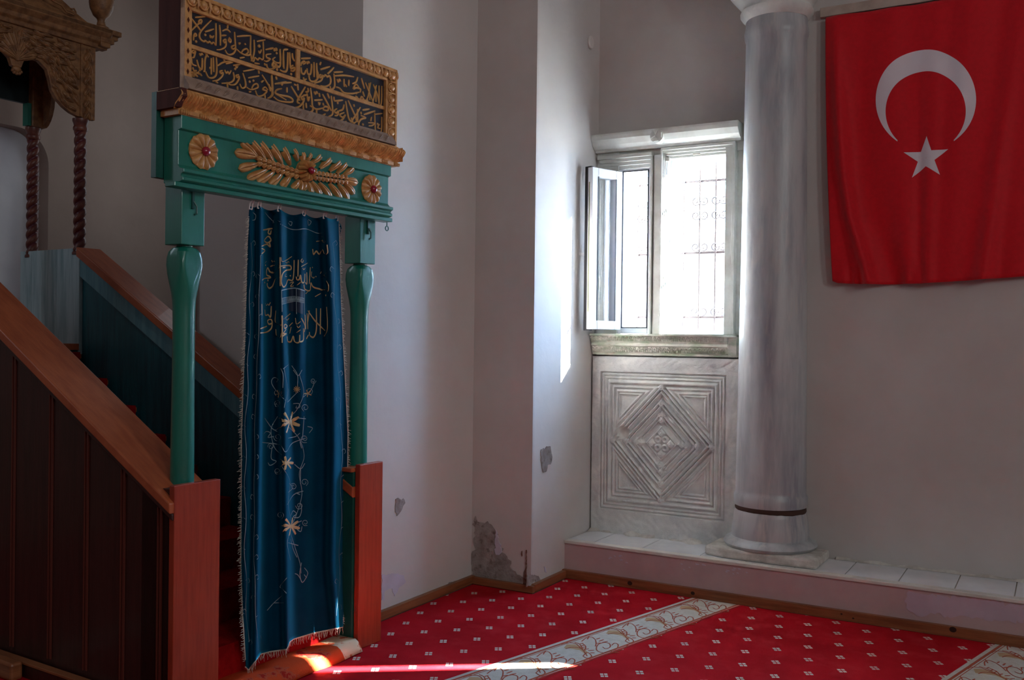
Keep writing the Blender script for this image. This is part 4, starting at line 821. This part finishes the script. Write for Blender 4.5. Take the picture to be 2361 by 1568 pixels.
# ------------------------------------------------------------------ curtain
CW = .085
Lx = ([478, 560, 800, 1000, 1300, 1420, 1530], [575, 571, 565, 557, 556, 560, 566]); Rx = ([505, 700, 900, 1000, 1200, 1400, 1445], [781, 786, 797, 802, 800, 793, 790])
HK = [(578, 476), (597, 474), (643, 481), (700, 491), (748, 498), (776, 503)]
def ctop(u):
    x = 575+206*u; ks = [(h[0]-575)/206 for h in HK]; ys = [h[1] for h in HK]; y = np.interp(u, ks, ys)
    for a, b in zip(ks[:-1], ks[1:]):
        if a < u < b: y += (b-a)*34*math.sin(math.pi*(u-a)/(b-a))
    return y+(14*(u-.975)/.025 if u > .975 else 0)
def cbot(u): return np.interp(u, [0, .03, .09, .16, .25, .43, .46, .50, .7, 1], [1538, 1545, 1528, 1508, 1503, 1497, 1480, 1474, 1460, 1446])
RID = [([480, 800, 1300, 1520], [600, 600, 592, 588], 10, .042), ([480, 700, 900, 1200, 1500], [645, 649, 655, 658, 662], 11, .040), ([480, 700, 850, 1000], [700, 692, 690, 700], 17, .026), ([495, 700, 1000, 1300, 1450], [752, 765, 770, 765, 778], 14, .046), ([480, 1520], [577, 562], 8, .03)]
VAL = [([480, 900, 1500], [622, 625, 620], 16, .022), ([480, 900, 1500], [672, 674, 690], 13, .012), ([480, 900, 1500], [730, 733, 725], 26, .022), ([480, 900, 1500], [782, 788, 790], 12, .014)]
def cfold(x, y):
    o = 0.0; ed = 1-.35*np.clip((y-500)/1000, 0, 1)*0
    for ys, xs2, w_, a in RID: o += a*math.exp(-((x-np.interp(y, ys, xs2))/w_)**2)*(1 if not (len(xs2) == 4 and w_ == 17) else max(.15, 1-max(0, y-800)/300))
    for ys, xs2, w_, a in VAL: o -= a*math.exp(-((x-np.interp(y, ys, xs2))/w_)**2)
    return o*1.3
def cpt(x, y, out=0):
    return m2w(ml(x, y, CW-cfold(x, y)-out))
cur = empty('velvet_curtain', tuple(m2w((-.52, CW, .08))), label='blue velvet curtain with gold embroidery hanging in the pulpit gate', category='curtain')
P = []
us = np.linspace(0, 1, 210); vs = np.linspace(0, 1, 100)
def cxy(u, v):
    y = ctop(u)*(1-v)+cbot(u)*v; l = np.interp(y, *Lx); r_ = np.interp(y, *Rx)
    bul = 6*math.exp(-((u-1)/.03)**2)*math.exp(-((y-525)/14)**2)
    return l+(r_-l)*u+bul, y
mb = MB(); mb.grid([[cpt(*cxy(u, v)) for v in vs] for u in us]); co = mb.build('cloth', M['velvet'], cur, smooth=180); sm = co.modifiers.new('thick', 'SOLIDIFY'); sm.thickness = .002; sm.offset = -1
NOUT = MN.copy()
cf = lambda a, b: (cpt(a, b, .0032), NOUT)
def c6(*a): return [(560+x/6.029, 560+y/6.031) for x, y in a]
def c4(*a): return [(500+x/3.0158, 440+y/3.0154) for x, y in a]
def c5(*a): return [(480+x/2.5795, 960+y/2.579) for x, y in a]
T6 = [[(380, 330), (440, 310), (515, 322), (480, 370), (430, 412), (375, 400), (345, 350), (325, 390), (328, 445), (378, 470), (375, 488), (300, 495), (265, 522)], [(510, 478), (460, 490), (435, 550), (410, 605), (370, 632), (338, 600), (335, 560)], [(515, 200), (520, 400), (518, 600)], [(525, 325), (600, 315), (662, 322), (665, 370), (600, 382), (550, 430), (532, 540), (560, 612), (595, 585), (625, 515), (690, 518), (708, 400), (712, 240)], [(550, 345), (590, 340)], [(770, 235), (765, 470)], [(740, 470), (752, 512), (785, 505), (800, 450), (815, 540), (850, 545), (860, 430)], [(865, 550), (888, 565), (885, 410)], [(935, 340), (920, 570)], [(845, 580), (860, 645), (930, 662), (942, 560), (965, 600), (1000, 625), (1060, 640), (1100, 655), (1150, 660), (1185, 670), (1190, 590), (1162, 530)],
      [(260, 850), (262, 1010)], [(300, 930), (310, 1005), (350, 1000), (385, 1030), (395, 880)], [(375, 1062), (340, 1085), (360, 1130), (405, 1115), (400, 1075), (375, 1062)], [(410, 1100), (395, 1190), (330, 1240), (240, 1255)], [(330, 1160), (240, 1195)], [(460, 940), (450, 1080), (480, 1130), (540, 1140), (540, 1010)], [(548, 1010), (545, 1390)], [(590, 1130), (612, 1160), (580, 1190), (570, 1150), (590, 1130)], [(600, 1195), (560, 1265), (602, 1262), (550, 1300)], [(460, 1200), (470, 1290), (520, 1312), (540, 1250)], [(610, 1300), (622, 1370), (670, 1372), (700, 1300), (720, 1372), (780, 1382), (790, 1280)], [(790, 1380), (838, 1350), (840, 1190)],
      [(1165, 890), (1178, 1100), (1172, 1220), (1130, 1300)], [(900, 940), (1000, 1080), (1142, 1222)], [(1020, 910), (1022, 1200), (985, 1310), (930, 1290), (922, 1240)], [(1080, 910), (1075, 1270)], [(810, 1045), (860, 1150), (852, 1240)], [(860, 1000), (872, 1200)], [(890, 980), (900, 1200)], [(922, 940), (900, 1100)], [(880, 1335), (910, 1280)]]
TD = [[(400, 240), (410, 265), (435, 250), (445, 268), (472, 240)], [(530, 200), (545, 260), (610, 235), (680, 190)], [(590, 265), (610, 282), (625, 262), (645, 270)], [(825, 220), (805, 255), (830, 270), (842, 240)], [(810, 332), (900, 280)], [(830, 350), (845, 372), (865, 350)], [(955, 400), (950, 460), (985, 490), (990, 470)], [(1160, 410), (1128, 450), (1160, 482)], [(650, 560), (705, 545), (660, 605), (705, 600)], [(750, 590), (800, 550)], [(600, 430), (585, 465), (610, 470)], [(310, 840), (325, 870), (345, 850), (360, 868), (382, 830)], [(565, 1060), (660, 985)], [(590, 1050), (610, 1075), (640, 1050)], [(730, 1045), (745, 1130), (800, 1095)], [(750, 1150), (770, 1180), (800, 1150)], [(640, 1160), (690, 1110)], [(670, 1170), (650, 1260)], [(745, 1250), (800, 1210)], [(325, 255), (295, 290)], [(1000, 750), (1080, 705)], [(870, 710), (905, 675)], [(1090, 400), (1075, 430)]]
em = MB()
for s in T6: stroke(em, c6(*s), .008, cf, .0018, 6, .55)
for s in TD: stroke(em, c6(*s), .004, cf, .0012, 5, .8)
for x, y, r in [(310, 310, 14), (345, 522, 16), (298, 552, 14), (1155, 730, 16), (965, 342, 10), (1015, 470, 10), (660, 458, 13)]: dot(em, *c6((x, y))[0], r/6.03*.0019, cf, .002)
for s in [[(320, 272), (385, 262)], [(365, 265), (355, 292), (372, 300), (378, 275)], [(350, 318), (328, 345), (352, 362), (376, 345), (365, 320), (350, 318)], [(310, 385), (345, 372), (370, 388), (366, 360)], [(310, 400), (332, 415), (310, 438)], [(665, 405), (672, 442), (692, 420), (712, 440), (735, 410), (750, 442), (770, 430), (766, 375)]]: stroke(em, c4(*s), .0085, cf, .0018, 6, .6)
for s in [[(690, 352), (750, 345)], [(735, 340), (742, 362), (755, 350)], [(725, 320), (745, 325)]]: stroke(em, c4(*s), .004, cf, .0012, 5, .8)
def star_flower(px, r, n, mtr, a0_=0):
    em = MB()
    for k in range(n):
        a = a0_+2*math.pi*k/n; stroke(em, [(px[0]+.02*r*math.cos(a), px[1]+.02*r*math.sin(a)), (px[0]+r*.6*math.cos(a), px[1]+r*.6*math.sin(a)), (px[0]+r*math.cos(a), px[1]+r*math.sin(a))], mtr, cf, .0018, 4, .5)
    dot(em, px[0], px[1], mtr*.6, cf, .002); em.build('embroidered_flower', M['thread'], co, smooth=60)
star_flower(c4((555, 1380))[0], 8, 10, .004); star_flower(c5((482, 35))[0], 25, 8, .017, .3); star_flower(c5((465, 278))[0], 16, 7, .015); star_flower(c5((490, 655))[0], 21, 8, .015, .2)
for c in [(432, 1412), (632, 1408)]: star_flower(c4(c)[0], 9, 5, .006, .5)
em.build('gold_lettering', M['thread'], co, smooth=60)
kb_ = MB(); kv = [c6((540, 662), (640, 638), (742, 632), (855, 668), (853, 1005), (745, 985), (640, 970), (542, 960))][0]
kp_ = [[cf(*( np.array(c6((540+(855-540)*u, (662-30*math.sin(math.pi*u))+((960+(1005-960)*u)-(662))*v)))[0]))[0]+NOUT*.0002 for v in np.linspace(0, 1, 8)] for u in np.linspace(0, 1, 24)]
kb_.grid(kp_); kb_.build('kaaba_applique', M['kaaba'], co, smooth=180)
pl_ = MB()
for s, w_ in [([(535, 662), (640, 638), (742, 632), (860, 668)], .006), ([(535, 662), (538, 800), (542, 960)], .003), ([(855, 668), (853, 1005)], .0035), ([(742, 640), (745, 990)], .004), ([(538, 772), (640, 752), (740, 745), (850, 772)], .003), ([(540, 855), (640, 830), (740, 815), (850, 836)], .003)]: stroke(pl_, c6(*s), w_, cf, .0014, 6, .9)
zz = []
for k in range(44):
    u = k/43; x = 540+310*u; t_ = np.interp(x, [538, 640, 740, 850], [774, 754, 748, 774]); b_ = np.interp(x, [540, 640, 740, 850], [852, 828, 813, 834]); zz.append((x, t_ if k % 2 else b_))
for a, b in zip(zz[:-1], zz[1:]): stroke(pl_, c6(a, b), .003, cf, .0012, 3, .9)
for s in [[(300, 110), (350, 170), (400, 222)], [(390, 225), (400, 200), (440, 215)], [(440, 230), (510, 265), (560, 270), (620, 265), (700, 295), (740, 290)], [(495, 222), (515, 242), (522, 218), (502, 214)], [(630, 205), (638, 240), (655, 215), (635, 200)], [(250, 150), (270, 170), (265, 200), (245, 205)], [(460, 1240), (480, 1222), (495, 1210)], [(445, 1235), (460, 1280), (458, 1370)], [(520, 1215), (560, 1280), (560, 1360)], [(530, 1245), (565, 1285), (592, 1245)], [(490, 1470), (420, 1400), (380, 1335), (395, 1300), (425, 1310), (415, 1330)], [(490, 1470), (560, 1400)], [(490, 1470), (495, 1375)], [(600, 1435), (650, 1390), (675, 1340), (660, 1320)], [(440, 1470), (410, 1480), (410, 1500), (440, 1495)], [(530, 1480), (570, 1480), (575, 1505), (550, 1510), (555, 1495)]]: stroke(pl_, c4(*s), .0038, cf, .0012, 5, .7)
for s in [[(430, 60), (390, 80), (335, 10)], [(390, 80), (410, 90)], [(320, 155), (425, 170), (460, 212), (500, 160), (580, 130)], [(325, 110), (345, 90), (370, 100), (355, 125), (390, 120)], [(380, 180), (375, 250), (405, 268), (370, 292), (355, 275)], [(400, 330), (440, 350)], [(550, 300), (548, 400)], [(512, 285), (550, 312), (575, 280)], [(545, 150), (555, 190)], [(480, 398), (502, 425), (475, 452)], [(470, 525), (500, 475), (530, 455), (565, 445)], [(520, 455), (545, 465)], [(490, 590), (505, 562), (525, 580), (505, 598), (540, 600), (555, 560), (550, 520)], [(510, 640), (555, 622)], [(545, 645), (528, 668), (550, 685), (558, 655)], [(480, 700), (470, 760), (488, 855)], [(490, 730), (505, 790), (528, 838)], [(475, 752), (535, 768)], [(555, 870), (545, 935), (560, 988), (592, 935), (572, 900)], [(515, 935), (535, 945), (560, 988)], [(570, 940), (585, 960)], [(468, 960), (428, 1010), (445, 1030), (465, 1052)], [(440, 1065), (390, 1110), (350, 1155)], [(390, 1110), (450, 1108)], [(475, 130), (520, 120), (545, 100)], [(570, 0), (560, 140)], [(590, 60), (620, 70), (600, 100)], [(530, 10), (580, 15)]]: stroke(pl_, c5(*s), .0042, cf, .0012, 5, .7)
for st_ in ([(690, 862), (700, 905), (686, 942), (668, 962)], [(666, 985), (690, 1012), (701, 1052), (690, 1092), (696, 1140), (682, 1190), (669, 1214)], [(669, 1228), (680, 1262), (692, 1300), (694, 1322)], [(655, 850), (662, 900), (655, 940)], [(640, 960), (625, 990), (632, 1030), (650, 1050)], [(650, 1075), (668, 1110), (664, 1160), (672, 1205)]): stroke(pl_, st_, .0034, cf, .0012, 7, .8)
for cx_, cy_, r_, sg, a_ in [(640, 905, 10, 1, 0), (713, 902, 9, -1, 1), (704, 940, 9, 1, 2), (640, 1008, 10, -1, 0), (624, 1030, 8, 1, 3), (702, 1012, 10, 1, 1), (640, 1086, 9, 1, 0), (702, 1112, 9, -1, 2), (676, 1122, 8, 1, 4), (690, 1166, 9, -1, 0), (704, 1205, 8, 1, 1), (646, 1188, 9, -1, 2), (640, 930, 8, 1, 2), (722, 878, 7, 1, 0)]:
    stroke(pl_, [(cx_+sg*r_*(1-.7*t)*math.cos(a_+8.2*t), cy_+r_*(1-.7*t)*math.sin(a_+8.2*t)) for t in np.linspace(0, 1, 9)], .003, cf, .0012, 3, .8)
for x0, ys in ((595, np.linspace(590, 1500, 60)), (575, np.linspace(560, 1480, 40)), (777, np.linspace(560, 1420, 44))):
    q = [(np.interp(y, *Lx)+(30 if x0 == 595 else 9) if x0 < 700 else np.interp(y, *Rx)-14, y) for y in ys]
    stroke(pl_, [(a+2.2*math.sin(y/23.0)*(1 if x0 != 595 else .4), y) for a, y in q], .003, cf, .001, 3, .9)
    for a, y in q[::3]:
        sg = random.choice((-1, 1)); stroke(pl_, [(a, y), (a+sg*6, y-5), (a+sg*9, y+2), (a+sg*6, y+6)], .0026, cf, .001, 4, .8)
pl_.build('pale_embroidery', M['thread_pale'], co, smooth=60)
fg = MB(); rs = np.random.RandomState(21)
def strand(x, y, dx, dy):
    p = [cpt(x, y, .001)]
    for k in (1, 2, 3): x += dx/3+rs.normal(0, .7); y += dy/3+rs.normal(0, .6); p.append(m2w(ml(x, y, CW-cfold(x-dx*k/3, y)-.001))+rs.normal(0, .0012, 3))
    fg.tube(p, [.0014, .0012, .001, .0008], 3, cap=False)
for y in np.arange(500, 1525, 3.4): strand(np.interp(y, *Lx)+1, y, -rs.uniform(5, 10), rs.uniform(1, 5))
for y in np.arange(505, 1440, 3.4): strand(np.interp(y, *Rx)-1, y, rs.uniform(4, 8), rs.uniform(0, 5))
for u in np.arange(.02, 1, .011): strand(*cxy(u, 1.0), rs.normal(0, 2), rs.uniform(10, 17))
for ys, f_ in ((np.arange(505, 1525, 4), Lx), (np.arange(512, 1440, 4), Rx)): fg.tube([cpt(np.interp(y, *f_), y, .001) for y in ys], .0025, 5)
fg.tube([cpt(*cxy(u, 1.0), .001) for u in np.linspace(0, 1, 120)], .003, 5)
fg.build('fringe', M['fringe'], cur)
for i, (hx_, hy_) in enumerate(HK):
    h = MB(); w_ = CW-cfold(hx_, hy_+6); p = ml(hx_, hy_, w_)
    for dx in (-.008, .008): h.tube([m2w((p[0]+dx, w_, p[2]-.012)), m2w((p[0]+dx, w_-.004, p[2]+.012)), m2w((p[0]+dx*.6, min(w_, .03), 2.194))], .0032, 6)
    h.tube([m2w((p[0]-.008, w_, p[2]-.012)), m2w((p[0]+.008, w_, p[2]-.012))], .0032, 6); h.build('curtain_hook', M['hook'], cur, smooth=60)
# ------------------------------------------------------------------ light
wo = bpy.data.worlds.new('sky'); scene.world = wo; wo.use_nodes = True; bg = wo.node_tree.nodes['Background']; bg.inputs[0].default_value = (.40, .64, 1.0, 1); bg.inputs[1].default_value = 60.0
az, el = math.radians(35.0), math.radians(24.4)
sd_ = Vector((-math.cos(az)*math.cos(el), -math.sin(az)*math.cos(el), -math.sin(el)))
sun = bpy.data.lights.new('sun', 'SUN'); sun.energy = 260; sun.angle = math.radians(.53); sun.color = (1, .98, .95)
so2 = bpy.data.objects.new('sun', sun); COL.objects.link(so2); so2.rotation_euler = sd_.to_track_quat('-Z', 'Y').to_euler(); so2.location = (8, 14, 9)
def area(name, loc, look, sx, sy, power, color, portal=False):
    l = bpy.data.lights.new(name, 'AREA'); l.shape = 'RECTANGLE'; l.size = sx; l.size_y = sy; l.energy = power; l.color = color
    if portal: l.cycles.is_portal = True
    o = bpy.data.objects.new(name, l); COL.objects.link(o); o.location = loc; o.rotation_euler = Vector(look).to_track_quat('-Z', 'Y').to_euler(); return o
area('window_portal', (-2.30, 6.45, 2.25), (0, -1, 0), 1.0, 1.3, 1, (1, 1, 1), True)
WARM = (.95, 1, .99)
area('daylight_apse', (QX+.03, 1.0, 3.4), (1, .25, -.12), .8, 1.8, 24, (.70, .86, 1))
area('apse_fill', (-5.8, 6.19, 3.3), (-.1, -1, -.1), .7, 1.8, 7.5, (.86, .93, 1))  # unseen fill lamp added behind the pier to brighten the qibla wall
MB().box(QX+.001, QX+.015, .6, 1.4, 2.5, 4.3).build('window_6', M['white_plastic'], **ST)
for y in (-1.4, 1.4): area('fill_right', (RX1-.01, y, 3.9), (-1, 0, -.05), 0.8, 1.8, 80, WARM)  # fill lamps inside the opaque panes, for ambient light from the right
for x in (1.0,): area('fill_front', (x, RY0+.01, 3.9), (0, 1, -.05), 0.8, 1.8, 6, WARM)  # weak fill lamp added behind the camera for surfaces facing it
vs_ = scene.view_settings; vs_.view_transform = 'Standard'; vs_.look = 'None'; vs_.gamma = 1; vs_.exposure = 0; vs_.use_curve_mapping = False
scene.cycles.use_denoising = True; scene.cycles.max_bounces = 8; scene.cycles.diffuse_bounces = 5; scene.cycles.transparent_max_bounces = 12; scene.cycles.sample_clamp_indirect = 0
